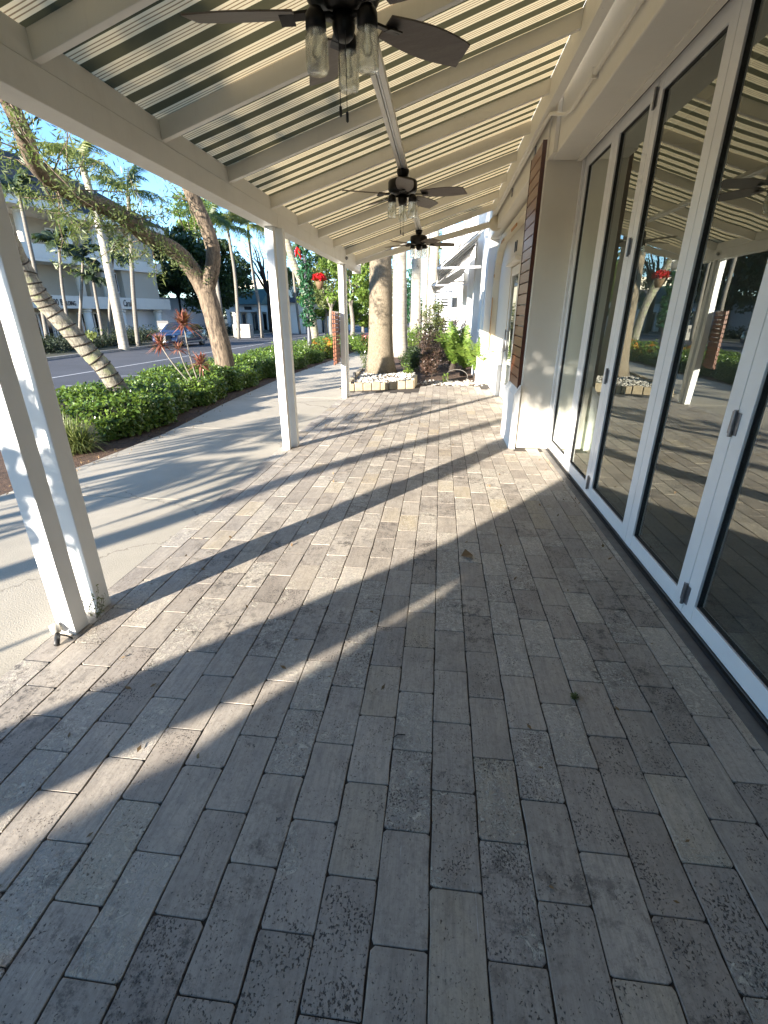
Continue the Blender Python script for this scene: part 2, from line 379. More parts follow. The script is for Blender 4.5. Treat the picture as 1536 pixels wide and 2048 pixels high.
def clumps(centers, radii, per, shell=.5, flat=.8):
    out = []
    for c, r in zip(centers, radii):
        d = rng.normal(size=(per, 3)); d /= np.linalg.norm(d, axis=1)[:, None]
        rr = r * (shell + (1 - shell) * rng.uniform(0, 1, per) ** .6)
        out.append(np.array(c) + d * rr[:, None] * np.array([1, 1, flat]))
    return np.concatenate(out)
def lk(name, me, parent=None): return link(name, me, None, parent, fix=False)

def frond_mesh(name, mat, L=2.2, droop=1.0, lw=.035, ll=.5, n=26, arch=.5, hang=.55, seed=0, spread=1.0):
    """pinnate palm frond growing along +X from the origin"""
    r = random.Random(seed); mb = MB(); pts = []
    m = 12
    for i in range(m + 1):
        a = i / m; pts.append(Vector((L * (a - .18 * a * a * droop), .0, L * (arch * a - .62 * droop * a * a))))
    mb.tube(pts, [.022 * (1 - .85 * i / m) * (L / 2.2) + .003 for i in range(m + 1)], 4)
    for k in range(n):
        a = .12 + .88 * k / (n - 1); i = min(int(a * m), m - 1); f = a * m - i; c = pts[i].lerp(pts[i + 1], f); t = (pts[i + 1] - pts[i]).normalized()
        for s in (-1, 1):
            l = ll * math.sin(math.pi * (.12 + .8 * a)) ** .7 * r.uniform(.8, 1.1) * (L / 2.2)
            side = Vector((0, s, 0)); dr = (t * .55 + side * spread + Vector((0, 0, -.25 + .3 * r.uniform(-1, 1)))).normalized()
            p1 = c + dr * l * .5; p2 = c + dr * l * .9 + Vector((0, 0, -hang * l))
            wv = t * lw * .5 * (L / 2.2)
            mb.add([c - wv * .5, c + wv * .5, p1 + wv, p1 - wv, p2], [(0, 1, 2, 3), (3, 2, 4)])
    me = mb.mesh(name); me.materials.append(mat); return me

FR = {}
def frond_set(key, mat, **kw): FR[key] = [frond_mesh('frond', mat, seed=i, droop=kw.get('droop', 1) * (.75 + .25 * i), **{k: v for k, v in kw.items() if k != 'droop'}) for i in range(3)]
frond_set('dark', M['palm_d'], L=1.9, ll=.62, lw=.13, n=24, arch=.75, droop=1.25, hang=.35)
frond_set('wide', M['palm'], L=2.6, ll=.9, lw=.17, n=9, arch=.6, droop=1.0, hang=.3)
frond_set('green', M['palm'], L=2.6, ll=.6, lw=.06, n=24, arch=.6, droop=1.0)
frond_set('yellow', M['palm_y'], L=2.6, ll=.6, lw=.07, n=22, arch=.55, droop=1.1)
frond_set('sago', M['bright'], L=.72, ll=.42, lw=.10, n=16, arch=1.15, droop=.8, hang=.05, spread=.7)
frond_set('sago_g', M['bright'], L=.95, ll=.5, lw=.11, n=16, arch=1.1, droop=.9, hang=.1, spread=.8)

def crown(parent, base, n, key, scale=1.0, tilt=(-.25, 1.0), yaw0=0):
    inv = Matrix.LocRotScale(parent.location, parent.rotation_euler, parent.scale).inverted()
    for i in range(n):
        o = bpy.data.objects.new('frond', FR[key][i % 3]); COL.objects.link(o); o.parent = parent
        o.location = inv @ Vector(base)
        t = tilt[0] + (tilt[1] - tilt[0]) * ((i * .618) % 1)
        o.rotation_euler = (random.uniform(-.3, .3), -t, yaw0 + i * 2.399)
        s = scale * random.uniform(.85, 1.12); o.scale = (s, s, s)

def bend(a, b, n=8, sag=(0, 0, 0), wob=0.0):
    a, b, g = Vector(a), Vector(b), Vector(sag); o = []
    for i in range(n + 1):
        f = i / n; o.append(a.lerp(b, f) + g * 4 * f * (1 - f) + Vector((random.uniform(-1, 1), random.uniform(-1, 1), 0)) * wob * (0 < i < n))
    return o

def palm(label, base, top, r0, r1, mat, key, nfr, fs, group=None, sag=(0, 0, 0), swell=1.0, name='palm_tree', shaft=None, tilt=(-.3, 1.0), seg=9, n=12):
    g = thing(name, label, 'palm tree', base, group)
    P = bend(base, top, seg, sag); R = [r0 + (r1 - r0) * (i / seg) for i in range(seg + 1)]; R[0] *= swell; R[1] *= 1 + (swell - 1) * .35
    MB().tube(P, R, n).build('trunk', mat, g, True)
    if shaft:
        q = Vector(top); MB().tube([q - Vector((0, 0, .05)), q + Vector((0, 0, shaft * .5)), q + Vector((0, 0, shaft))], [r1 * 1.15, r1 * 1.2, r1 * .5], 10).build('crownshaft', M['bright'], g, True); top = (q.x, q.y, q.z + shaft)
    crown(g, top, nfr, key, fs, tilt, random.uniform(0, 6))
    return g

# =================================================================== GROUND
def sheet(name, x0, x1, y0, y1, z, mat): return struct(MB().add([(x0, y0, z), (x1, y0, z), (x1, y1, z), (x0, y1, z)], [(0, 1, 2, 3)]).build(name, mat))
M['verge'] = noisy('verge_ground', (.07, .075, .035), (.05, .042, .03), 3, .95, bump=.6, bd=.05, fine=20)
sheet('ground', -600, 600, -400, 1200, -.95, M['verge'])
# patio base and sidewalk slabs as solid volumes
XE = -1.885                                                 # patio / sidewalk joint
struct(MB().box(XE, 7.0, -6, 10.42, -1.0, -.006).build('patio_base', M['grout']))
sw = bpy.data.objects.new('sidewalk', None); COL.objects.link(sw); sw['kind'] = 'structure'
def edge_x(y):                                              # curved street-side edge of the walk
    pts = [(-8, -5.6), (-2, -5.0), (1, -4.35), (2.6, -4.0), (4.4, -3.78), (6, -3.70), (8.5, -3.9), (12, -4.02), (15.6, -3.9), (19, -3.75), (30, -3.6), (60, -3.4)]
    for (a, xa), (b, xb) in zip(pts, pts[1:]):
        if y <= b: return xa + (xb - xa) * (y - a) / (b - a)
    return -3.4
ys = [-8, -4.5, -1.6, .95, 3.65, 6.4, 9.2, 10.42, 12.4, 15, 18, 21.5, 25, 30, 36, 60]
def inner_x(y): return XE if y < 10.42 else -2.15
for a, b in zip(ys, ys[1:]):
    m = MB(); k = 6; ring = []
    yy = [a + .006 + (b - a - .012) * i / k for i in range(k + 1)]
    ins = [(inner_x((a + b) / 2) - .006, y) for y in yy]
    ring = ins + [(edge_x(y), y) for y in reversed(yy)]
    m.prism([(x, y) for x, y in ring], -.9, 0.0, 'z'); m.build('slab', M['conc'], sw)
# planting bed sloping to the street
RZ = -.69
m = MB(); N_ = 40; v = []
for i in range(N_ + 1):
    y = -12 + 92 * i / N_; x0 = edge_x(y)
    v += [(x0, y, -.03), (x0 - .7, y, -.02), (x0 - 2.0, y, -.15), (x0 - 3.6, y, RZ + .12)]
f = [(i*4+j, i*4+j+1, (i+1)*4+j+1, (i+1)*4+j) for i in range(N_) for j in range(3)]
struct(m.add(v, f).build('planting_bed', M['soil'], smooth=True))
def near_kerb(y): return edge_x(y) - 3.6
def far_kerb(y): return float(np.interp(y, [-20, 20, 30, 45, 65, 95, 130], [-20.0, -20.0, -20.9, -21.4, -21.2, -17.8, -8]))
m = MB(); v = []
YS = [-60 + 8 * i for i in range(40)]
def nk(y): return min(near_kerb(y), -7.0) if y < 60 else -3.4 + (y - 60) * .22 - 3.6
for y in YS: v += [(nk(y), y, RZ), (far_kerb(y), y, RZ)]
struct(m.add(v, [(2*i, 2*i+1, 2*i+3, 2*i+2) for i in range(len(YS) - 1)]).build('road', M['asph']))
for nm, fx, sg in (('kerb', nk, 1), ('kerb', far_kerb, -1)):
    m = MB(); v = []
    for y in YS:
        x = fx(y); v += [(x, y, RZ - .1), (x, y, RZ + .13), (x + .18 * sg, y, RZ + .13), (x + .18 * sg, y, RZ - .1)]
    struct(m.add(v, [(4*i+j, 4*i+(j+1) % 4, 4*i+4+(j+1) % 4, 4*i+4+j) for i in range(len(YS) - 1) for j in range(4)]).build(nm, M['curb']))
# painted markings: parking bays on the near side, centre lines
mk = MB()
for k in range(22):
    y = 8 + k * 2.75; x = nk(y); mk.add([(x - .25, y, RZ + .004), (x - 4.9, y - 1.4, RZ + .004), (x - 4.9, y - 1.3, RZ + .004), (x - .25, y + .1, RZ + .004)], [(0, 1, 2, 3)])
for k in range(24):
    y = -4 + k * 5; x = -14.4; mk.add([(x, y, RZ + .004), (x - .12, y, RZ + .004), (x - .12, y + 5, RZ + .004), (x, y + 5, RZ + .004)], [(0, 1, 2, 3)])
struct(mk.build('road_markings', M['line']))
# far verge / pavement in front of buildings
m = MB(); v = []
for y in YS: v += [(far_kerb(y) - .18, y, RZ + .1), (far_kerb(y) - 40, y, RZ - .1)]
struct(m.add(v, [(2*i, 2*i+1, 2*i+3, 2*i+2) for i in range(len(YS) - 1)]).build('far_verge', M['verge']))
# bed on the shop side beyond the patio
m = MB(); m.prism([(-2.14, 11.6), (-.45, 11.0), (1.4, 10.8), (1.9, 14), (2.2, 60), (-2.14, 60)], -.9, -.02, 'z')
struct(m.build('shrub_bed', M['soil']))
m = MB(); m.prism([(-1.879, 10.42), (7, 10.42), (7, 12.3), (.95, 12.3), (.9, 11.35), (-.5, 11.2), (-.5, 10.75), (-1.88, 10.2)][:6] + [(-1.879, 11.2)], -.9, -.006, 'z')
struct(m.build('patio_end_base', M['grout']))

# ---- pavers
def paver_mesh(i, h=.02):
    r = random.Random(100 + i); w, l = BW / 2 - .0016, BL / 2 - .0017; ring = []
    for (sx, sy) in ((-1,-1),(1,-1),(1,1),(-1,1)):
        c = r.uniform(.002, .012); c2 = r.uniform(.002, .012)
        a = (sx * w, sy * (l - c2)); b = (sx * (w - c), sy * l)
        pr_ = [a, b] if sx * sy > 0 else [b, a]
        # order around the ring counter-clockwise
        if (sx, sy) == (-1, -1): pr_ = [(-w, -(l - c2)), (-(w - c), -l)]
        if (sx, sy) == (1, -1): pr_ = [((w - c), -l), (w, -(l - c2))]
        if (sx, sy) == (1, 1): pr_ = [(w, (l - c2)), ((w - c), l)]
        if (sx, sy) == (-1, 1): pr_ = [(-(w - c), l), (-w, (l - c2))]
        ring += pr_
        nx = {(-1,-1): (0, -l), (1,-1): None, (1,1): (0, l), (-1,1): None}[(sx, sy)]
        if (sx, sy) == (1, -1): ring += [(w - r.uniform(-.0008, .0035), -l * .35 + r.uniform(-.02, .02)), (w - r.uniform(-.0008, .0035), l * .35 + r.uniform(-.02, .02))]
        if (sx, sy) == (-1, 1): ring += [(-w + r.uniform(-.0008, .0035), l * .35 + r.uniform(-.02, .02)), (-w + r.uniform(-.0008, .0035), -l * .35 + r.uniform(-.02, .02))]
    n = len(ring); m = MB(); ins = .0016
    top = [(x - math.copysign(ins, x) if abs(x) > .01 else x, y - math.copysign(ins, y), 0) for x, y in ring]
    mid = [(x, y, -.0014) for x, y in ring]; bot = [(x, y, -h) for x, y in ring]
    fs = [tuple(range(n))] + [(n + i, n + (i + 1) % n, (i + 1) % n, i) for i in range(n)] + [(2*n + i, 2*n + (i+1) % n, n + (i+1) % n, n + i) for i in range(n)]
    m.add(top + mid + bot, fs); return m
PV = [paver_mesh(i) for i in range(12)]; PVM = []
for q_ in PV:
    me = q_.mesh('paver'); me.materials.append(M['trav']); PVM.append(me)
def in_patio(x, y):
    if x < XE + BW * .35 or x > 1.27 and not (5.8 < y < 6.4): pass
    if x < XE + BW * .3: return False
    if y > 10.05 and x < -.45: return False
    if y > 11.2 or (y > 10.8 and x > .9): return False
    lim = 1.30
    if 5.72 < y < 6.56: lim = .88
    return x < lim
cells = []
cxs = range(-13, 9)
for ci in cxs:
    x = BX0 + BW * (ci + .5); off = .5 * ((ci + 1000) % 2)
    for rj in range(-14, 40):
        y = BY0 + BL * (rj - off + .5)
        if -1.3 < y and in_patio(x, y): cells.append((x, y))
def shown(c):
    d = Vector((c[0], c[1], 0)) - Vector((0, 0, 1.5)); zc = d.dot(_fw)
    if zc < .1: return 0
    u_, v_ = 768 + _f * d.dot(_r) / zc, 1024 - _f * d.dot(_u) / zc
    if not (-70 < u_ < 1606 and 500 < v_ < 2130): return 0
    return 1.5 / zc ** 3
cells.sort(key=lambda c: -shown(c))
pat = bpy.data.objects.new('patio', None); COL.objects.link(pat); pat['kind'] = 'structure'
joined = MB()
for i, (x, y) in enumerate(cells):
    z = random.gauss(0, .0006); rz = random.gauss(0, .004)
    if i < 300:
        o = bpy.data.objects.new('paver', PVM[i % 12]); COL.objects.link(o); o.parent = pat
        o.location = (x, y, z); o.rotation_euler = (random.gauss(0, .0015), random.gauss(0, .003), rz + (math.pi if random.random() < .5 else 0))
    else:
        s_ = PV[i % 12]; ca, sa = math.cos(rz), math.sin(rz)
        joined.add([(x + a * ca - b * sa, y + a * sa + b * ca, z + c_) for a, b, c_ in s_.v], s_.f)
jp = joined.build('paver', M['trav'], pat); jp['kind'] = 'stuff'

# =================================================================== CANOPY
SL = .314
def raf_z(x): return 2.485 + SL * (x + 1.73)                # underside of the rafters
can = thing('patio_canopy', 'white timber patio canopy roofed with green and cream striped canvas', 'canopy', (-1.8, 4, 2.33))
YB0, YB1 = -3.0, 10.95
for a, b in ((YB0, 1.92), (1.924, 5.53), (5.534, YB1)):
    MB().box(-1.88, -1.735, a, b, 2.335, 2.468).build('lower_beam', M['paint'], can, bevel=.004)
MB().box(-1.868, -1.742, YB0, 10.55, 2.470, 2.585).build('upper_beam', M['paint'], can, bevel=.004)
RY = [-1.55, -.57, .42, 1.41, 2.39, 3.38, 4.365, 5.385, 6.37, 7.37, 8.37, 9.43, 10.44]
for y in RY:
    x0, x1 = -1.75, .86
    m = MB(); m.prism([(x0, raf_z(x0)), (x1, raf_z(x1)), (x1, raf_z(x1) + .105), (x0, raf_z(x0) + .105)], y - .022, y + .022)
    m.build('rafter', M['paint'], can, bevel=.003)
# canvas sagging slightly between rafters
m = MB(); v = []; nx, ny = 10, 0; yy = []
for a, b in zip(RY, RY[1:]):
    for k in range(8): yy.append((a + (b - a) * k / 8, math.sin(math.pi * k / 8)))
yy.append((RY[-1] + .06, 0)); yy = [(-1.9, 0)] + yy
for y, sg in yy:
    for i in range(nx + 1):
        x = -1.86 + 2.715 * i / nx; v.append((x, y, raf_z(x) + .112 - .006 * sg * math.sin(math.pi * i / nx)))
m.add(v, [(j*(nx+1)+i, j*(nx+1)+i+1, (j+1)*(nx+1)+i+1, (j+1)*(nx+1)+i) for j in range(len(yy)-1) for i in range(nx)])
m.build('canvas', M['canvas'], can, smooth=True)
# ledger against the wall
MB().box(.857, .93, -3, 10.5, raf_z(.857) - .10, raf_z(.857) + .16).build('ledger', M['paint'], can, bevel=.003)
# longitudinal rail carrying the fans
XR = -.45
zr = raf_z(XR) - .022
MB().box(XR - .045, XR - .012, -2.8, 9.6, zr - .02, zr + .018).box(XR + .012, XR + .045, -2.8, 9.6, zr - .02, zr + .018).box(XR - .012, XR + .012, -2.8, 9.6, zr, zr + .018).build('fan_rail', M['paint'], can, bevel=.002)
MB().tube([(XR, -2.8, zr - .010), (XR, 9.5, zr - .010)], .008, 6).build('conduit', M['post'], can, True)
# folded front bar with round end cap at the far end
a, b = Vector((-1.74, 10.52, 2.47)), Vector((.90, 10.46, 3.085))
m = MB().beam(a, b, .07, .10, (0, 0, 1)); m.build('front_bar', M['paint'], can, bevel=.006)
MB().lathe([(0, -.05), (.115, -.05), (.125, -.03), (.125, .03), (.115, .05), (.05, .055), (.045, .07), (0, .07)], (.93, 10.35, 3.07), 24, (0, -1, 0)).build('roller_cap', M['trim'], can, True)
MB().box(.90, .96, 10.40, 10.50, 3.19, 3.40).build('roller_bracket', M['trim'], can)
MB().box(-1.90, -1.72, 10.955, 10.975, 2.30, 2.48).build('beam_end_board', M['paint'], can)
MB().tube([(-1.70, 9.24, 2.42), (-1.70, 9.21, 2.405)], [.028, .02], 12).build('spotlight', M['steel'], can, True)

def post(x0, x1, y0, y1, label, h=2.333):
    g = thing('porch_post', label, 'post', ((x0 + x1) / 2, (y0 + y1) / 2, 0), 'white posts carrying the canopy beam')
    MB().box(x0, x1, y0, y1, .0, h).build('shaft', M['post'], g, bevel=.004)
    return g
post(-1.868, -1.772, 1.785, 1.880, 'nearest white timber post, left one of the closest pair')
post(-1.877, -1.782, 1.975, 2.075, 'white timber post just behind the nearest one, weed growing at its foot')
post(-1.835, -1.750, 5.39, 5.475, 'left half of the doubled white post halfway along the patio')
post(-1.775, -1.69, 5.52, 5.605, 'right half of the doubled white post halfway along the patio')
post(-1.862, -1.775, 9.24, 9.33, 'far white post with slatted light falling on its front')
post(-1.835, -1.748, 9.36, 9.45, 'slim rear half of the far white post by the planter')
post(-1.868, -1.772, -1.75, -1.655, 'white timber post behind the viewer beside the walk')

# fans
def fan(y, a0, label, chain=(0, 0)):
    x = XR; zb = zr - .02
    g = thing('ceiling_fan', label, 'ceiling fan', (x, y, zb), 'ceiling fans hung along the canopy')
    MB().lathe([(0, .0), (.062, .0), (.062, -.02), (.05, -.06), (.022, -.085), (0, -.085)], (x, y, zb + .005), 20).build('canopy_cup', M['bronze'], g, True)
    MB().tube([(x, y, zb - .08), (x, y, zb - .085)], .013, 10).build('downrod', M['bronze'], g, True)
    zt = zb - .075
    MB().lathe([(0, 0), (.10, 0), (.14, -.015), (.148, -.03), (.148, -.095), (.13, -.12), (.075, -.14), (0, -.14)], (x, y, zt), 28).build('motor', M['bronze'], g, True)
    MB().lathe([(0, 0), (.046, 0), (.048, -.04), (.04, -.07), (.024, -.085), (0, -.085)], (x, y, zt - .14), 20).build('switch_housing', M['bronze'], g, True)
    zbl = zt - .135
    for k in range(5):
        a = a0 + k * 2 * math.pi / 5; ca, sa = math.cos(a), math.sin(a); tw = -.24
        def L(u, v_, w_): return Vector((x + u * ca - v_ * sa, y + u * sa + v_ * ca, zbl + w_))
        N2 = 10; top = []; bot = []
        for i in range(N2 + 1):
            f = i / N2; u = .20 + .44 * f; hw = .050 + .034 * math.sin(math.pi * min(1, f * .80 + .06))
            c0 = .012 * f
            for sgn, arr in ((1, top), (-1, bot)):
                vv = sgn * hw + c0; arr.append((u + (.012 * (1 if sgn > 0 else -1) if i == N2 else 0), vv))
        ring = top + bot[::-1]; n = len(ring); mm = MB()
        up_ = [L(u, v_, v_ * tw + .004) for u, v_ in ring]; dn = [L(u, v_, v_ * tw - .003) for u, v_ in ring]
        mm.add(up_ + dn, [tuple(range(n)), tuple(range(2*n-1, n-1, -1))] + [(i, (i+1) % n, (i+1) % n + n, i + n) for i in range(n)])
        b = mm.build('blade', M['blade'], g)
        m2 = MB(); m2.obox((L(.15, 0, -.004) + L(.25, 0, -.008)) / 2, (L(.25, 0, -.008) - L(.13, 0, 0)) / 2, (L(0, .018, .004) - L(0, 0, 0)), Vector((0, 0, .005)))
        m2.obox(L(.235, .0, -.010), (L(.03, 0, 0) - L(0, 0, 0)), (L(0, .038, .008) - L(0, 0, 0)), Vector((0, 0, .003))); m2.build('blade_bracket', M['bronze'], b)
    # light kit: three jars on short arms
    za = zt - .165
    for k in range(3):
        a = math.radians(-100 + 120 * k) if k else math.radians(-80); r = .12
        a = math.radians([92, 212, 332][k]); cx_, cy_ = x + r * math.cos(a), y + r * math.sin(a)
        MB().tube([(x, y, za - .005), ((x + cx_) / 2, (y + cy_) / 2, za + .012), (cx_, cy_, za - .004)], .012, 8).build('light_arm', M['bronze'], g, True)
        lid = MB().lathe([(0, .03), (.026, .03), (.04, .01), (.042, -.035), (0, -.035)], (cx_, cy_, za - .01), 18).build('jar_lid', M['bronze'], g, True)
        j = MB().lathe([(.036, 0), (.037, -.012), (.046, -.03), (.047, -.125), (.040, -.143), (.0, -.147), (0, -.142), (.037, -.138), (.0435, -.122), (.0425, -.032), (.033, -.012), (.033, 0)], (cx_, cy_, za - .04), 22).build('glass_jar', M['jar'], g, True)
        MB().lathe([(0, 0), (.012, 0), (.014, -.03), (.022, -.055), (.018, -.085), (0, -.095)], (cx_, cy_, za - .045), 12).build('bulb', M['jar'], j, True)
    for dx, dl in ((-.012, .24), (.016, .26)):
        MB().tube([(x + dx, y - .055, za - .05), (x + dx, y - .055, za - .05 - dl)], .0015, 4).lathe([(0, 0), (.006, -.003), (.006, -.035), (0, -.04)], (x + dx, y - .055, za - .05 - dl), 8).build('pull_chain', M['black'], g)
    return g
fan(2.52, math.radians(38), 'nearest dark ceiling fan with three glass jar lights, cut by the top of the view')
fan(5.70, math.radians(-12), 'middle dark ceiling fan with glass jar lights, five blades')
fan(9.40, math.radians(10), 'farthest dark ceiling fan, low at the end of the canopy')

# =================================================================== SHOP
XD = 1.33
shop = thing('shop_building', 'cream stucco shop front with white folding glass doors along the patio', 'building', (3, 4, 0))
XW = 1.01
# upper wall over the doors with its soffit
MB().box(XW, 1.30, -3, 5.772, 2.90, 4.6).build('upper_wall', M['plaster'], shop, bevel=.01)
MB().box(1.301, 1.9, -3, 5.771, 2.985, 4.59).build('upper_wall', M['plaster'], shop)
MB().box(1.247, 1.298, -3, 5.77, 2.888, 2.8995).build('soffit_trim', M['plaster'], shop)
MB().box(7.0, 7.2, -3, 12, 0, 4.5).build('back_wall', M['plaster'], shop)
M['inside'] = noisy('dim_interior_paint', (.45, .45, .42), (.38, .38, .36), 2, .8)
M['infloor'] = noisy('interior_floor', (.30, .29, .27), (.22, .21, .20), 2, .4)
MB().box(1.62, 7.0, -3, 5.9, -.01, .015).build('interior_floor', M['infloor'], shop)
MB().box(1.91, 7.0, -3, 5.9, 3.0, 3.1).build('interior_ceiling', M['inside'], shop)
MB().box(1.62, 7.0, -3.1, -3.0, 0, 4.6).build('end_wall', M['inside'], shop)
MB().box(6.6, 6.99, -2.9, 5.8, .02, 2.99).build('inner_partition', M['inside'], shop)
# pilaster between doors and entry
MB().box(.955, 6.9, 5.775, 6.50, 0, 3.62).build('pilaster', M['plaster'], shop, bevel=.012)
MB().prism([(.875, -.01), (.951, -.01), (.951, .745), (.945, .745), (.875, .635)], 5.735, 6.54).build('pilaster_base', M['plaster_w'], shop, bevel=.006)
# jamb
MB().box(1.305, 1.44, 5.725, 5.772, .01, 2.93).build('door_jamb', M['alu'], shop, bevel=.002)
MB().box(1.302, 1.46, -3, 5.722, 2.942, 2.984).build('head_track', M['alu'], shop)
MB().box(1.345, 1.45, -3, 5.722, 2.917, 2.9415).build('head_gap_shade', M['rubber'], shop)  # black strip standing in for the shade inside the open gap
MB().box(1.265, 1.318, -3, 5.772, -.012, .004).build('sill_edge', M['track'], shop)
MB().box(1.319, 1.335, -3, 5.772, -.012, .022).build('sill_groove', M['rubber'], shop)
MB().box(1.336, 1.60, -3, 5.772, -.012, .030).build('sill_track', M['track'], shop)
joints = [5.72, 4.84, 4.05, 3.11, 2.27, 1.40, .55, -.30, -1.15, -2.0, -2.85]
TH = .055
for k in range(len(joints) - 1):
    y1, y0 = joints[k] - .002, joints[k + 1] + .002; z0, z1 = .045, 2.916; s = .094
    x0, x1 = XD - .002, XD + TH
    m = MB()
    m.box(x0, x1, y0, y0 + s, z0, z1).box(x0, x1, y1 - s, y1, z0, z1)
    m.box(x0 + .0015, x1, y0 + s, y1 - s, z0, z0 + .098).box(x0 + .0015, x1, y0 + s, y1 - s, z1 - .10, z1)
    d = m.build('folding_door', M['alu'], shop, bevel=.0025)
    gy0, gy1, gz0, gz1 = y0 + s, y1 - s, z0 + .098, z1 - .10
    gx = XD + .022; e = .006
    m = MB(); xa, xb = XD + .010, XD + .05
    m.box(xa, xb, gy0 + .0005, gy0 + e, gz0, gz1).box(xa, xb, gy1 - e, gy1 - .0005, gz0, gz1).box(xa, xb, gy0 + e, gy1 - e, gz0 + .0005, gz0 + e).box(xa, xb, gy0 + e, gy1 - e, gz1 - e, gz1 - .0005)
    m.build('gasket', M['rubber'], d)
    MB().add([(gx, gy0 + e, gz0 + e), (gx, gy1 - e, gz0 + e), (gx, gy1 - e, gz1 - e), (gx, gy0 + e, gz1 - e)], [(0, 3, 2, 1)]).build('glass_pane', M['pane'], d)
    if k in (1, 3, 5, 7):
        for z in (.16, 1.05, 1.95, 2.80):
            if k == 1 and False: pass
            hm = MB().tube([(XD - .012, y0 - .002, z - .06), (XD - .012, y0 - .002, z + .06)], .0085, 10).box(XD - .006, XD - .002, y0 - .035, y0 + .032, z - .05, z + .05)
            hm.tube([(XD - .012, y0 - .002, z - .022), (XD - .012, y0 - .002, z - .018)], .0098, 10).tube([(XD - .012, y0 - .002, z + .018), (XD - .012, y0 - .002, z + .022)], .0098, 10)
            hm.build('hinge', M['steel'], d)
    if k == 0:
        MB().box(XD - .012, XD - .003, y1 + .012, y1 + .034, 1.02, 1.17).build('latch', M['steel'], d)
# conduits along the wall
def pipe(pts, r, nm='conduit'): MB().tube(pts, r, 10).build(nm, M['plaster'], shop, True)
pipe([(.985, -2, 3.04), (.985, 5.0, 3.05), (.975, 5.2, 3.09), (.895, 5.4, 3.16), (.90, 5.9, 3.20), (.90, 10.3, 3.20)], .016)
for y in (1.8, 4.34): MB().box(.962, 1.008, y - .012, y + .012, 3.02, 3.08).build('conduit_clip', M['plaster'], shop)
MB().box(.80, .953, 5.2, 10.4, 3.62, 3.9).build('wall_cap', M['plaster'], shop)
MB().box(.957, 1.8, 6.502, 12.3, 2.99, 4.6).build('entry_upper_wall', M['plaster'], shop, bevel=.01)
MB().box(.972, 1.008, 5.52, 5.77, 2.905, 3.60).build('wall_return', M['plaster'], shop)
for y in (6.45, 8.3): MB().box(.94, .956, y, y + .07, 3.10, 3.2).build('conduit_clip', M['steel'], shop)
# entry wall recessed with arched panel, door, far pilaster
MB().box(1.22, 1.8, 6.502, 8.78, -.01, 2.988).build('entry_wall', M['plaster'], shop)
MB().box(1.22, 1.8, 9.80, 11.70, -.01, 2.988).build('entry_wall', M['plaster'], shop)
MB().box(1.22, 1.8, 8.78, 9.80, 2.30, 2.988).build('door_lintel', M['plaster'], shop)
# arch trim band
arch = []
for yy_, zz_ in ((11.62, .0), (11.62, 2.2), (11.5, 2.5), (11.2, 2.75), (10.7, 2.86), (6.8, 2.86)): arch.append((yy_, zz_))
m = MB()
for (a, az), (b, bz) in zip(arch, arch[1:]): m.beam((1.15, a, az), (1.15, b, bz), .10, .13, (1, 0, 0))
m.build('arch_trim', M['trim'], shop)
for (y_, z_, dy, dz) in ((11.55, 1.30, .02, .55), (11.545, 2.4, .02, .16), (10.45, 2.795, .22, .02), (8.9, 2.79, .3, .02)):
    MB().box(1.085, 1.099, y_ - dy, y_ + dy, z_ - dz, z_ + dz).build('raw_wood_shim', M['gold'], shop)
MB().box(.87, 1.8, 11.75, 12.30, -.01, .60).build('far_pilaster_base', M['plaster_w'], shop, bevel=.01)
MB().box(.95, 1.8, 11.75, 12.25, .60, 2.988).build('far_pilaster', M['plaster_w'], shop, bevel=.01)
MB().box(1.14, 1.218, 9.86, 11.70, -.01, .58).build('wall_base', M['plaster_w'], shop, bevel=.01)
ed = MB().box(1.235, 1.28, 8.80, 8.90, .01, 2.28).box(1.235, 1.28, 9.68, 9.78, .01, 2.28).box(1.236, 1.28, 8.9, 9.68, 2.14, 2.28).box(1.236, 1.28, 8.9, 9.68, .01, .28).build('entry_door', M['plaster_w'], shop, bevel=.003)
MB().add([(1.26, 8.9, .28), (1.26, 9.68, .28), (1.26, 9.68, 2.14), (1.26, 8.9, 2.14)], [(0, 1, 2, 3)]).build('glass_pane', M['pane'], ed)
MB().tube([(1.20, 9.62, .85), (1.20, 9.62, 1.25)], .012, 8).tube([(1.235, 9.62, .88), (1.20, 9.62, .88)], .008, 6).tube([(1.235, 9.62, 1.22), (1.20, 9.62, 1.22)], .008, 6).build('handle', M['steel'], ed, True)
MB().box(1.24, 1.8, 8.9, 9.7, -.01, .005).build('threshold', M['track'], shop)
MB().box(1.12, 1.219, 8.65, 9.95, 2.31, 2.37).build('door_hood', M['plaster_w'], shop)
for y_ in (9.28, 9.46): MB().box(1.205, 1.2185, y_, y_ + .05, 2.50, 2.66).build('vent_slot', M['black'], shop)
MB().box(1.55, 6.9, 6.6, 12, 2.9, 2.98).build('entry_ceiling', M['inside'], shop)
MB().box(1.81, 1.85, 6.6, 12, 0, 2.9).build('entry_inner_wall', M['inside'], shop)

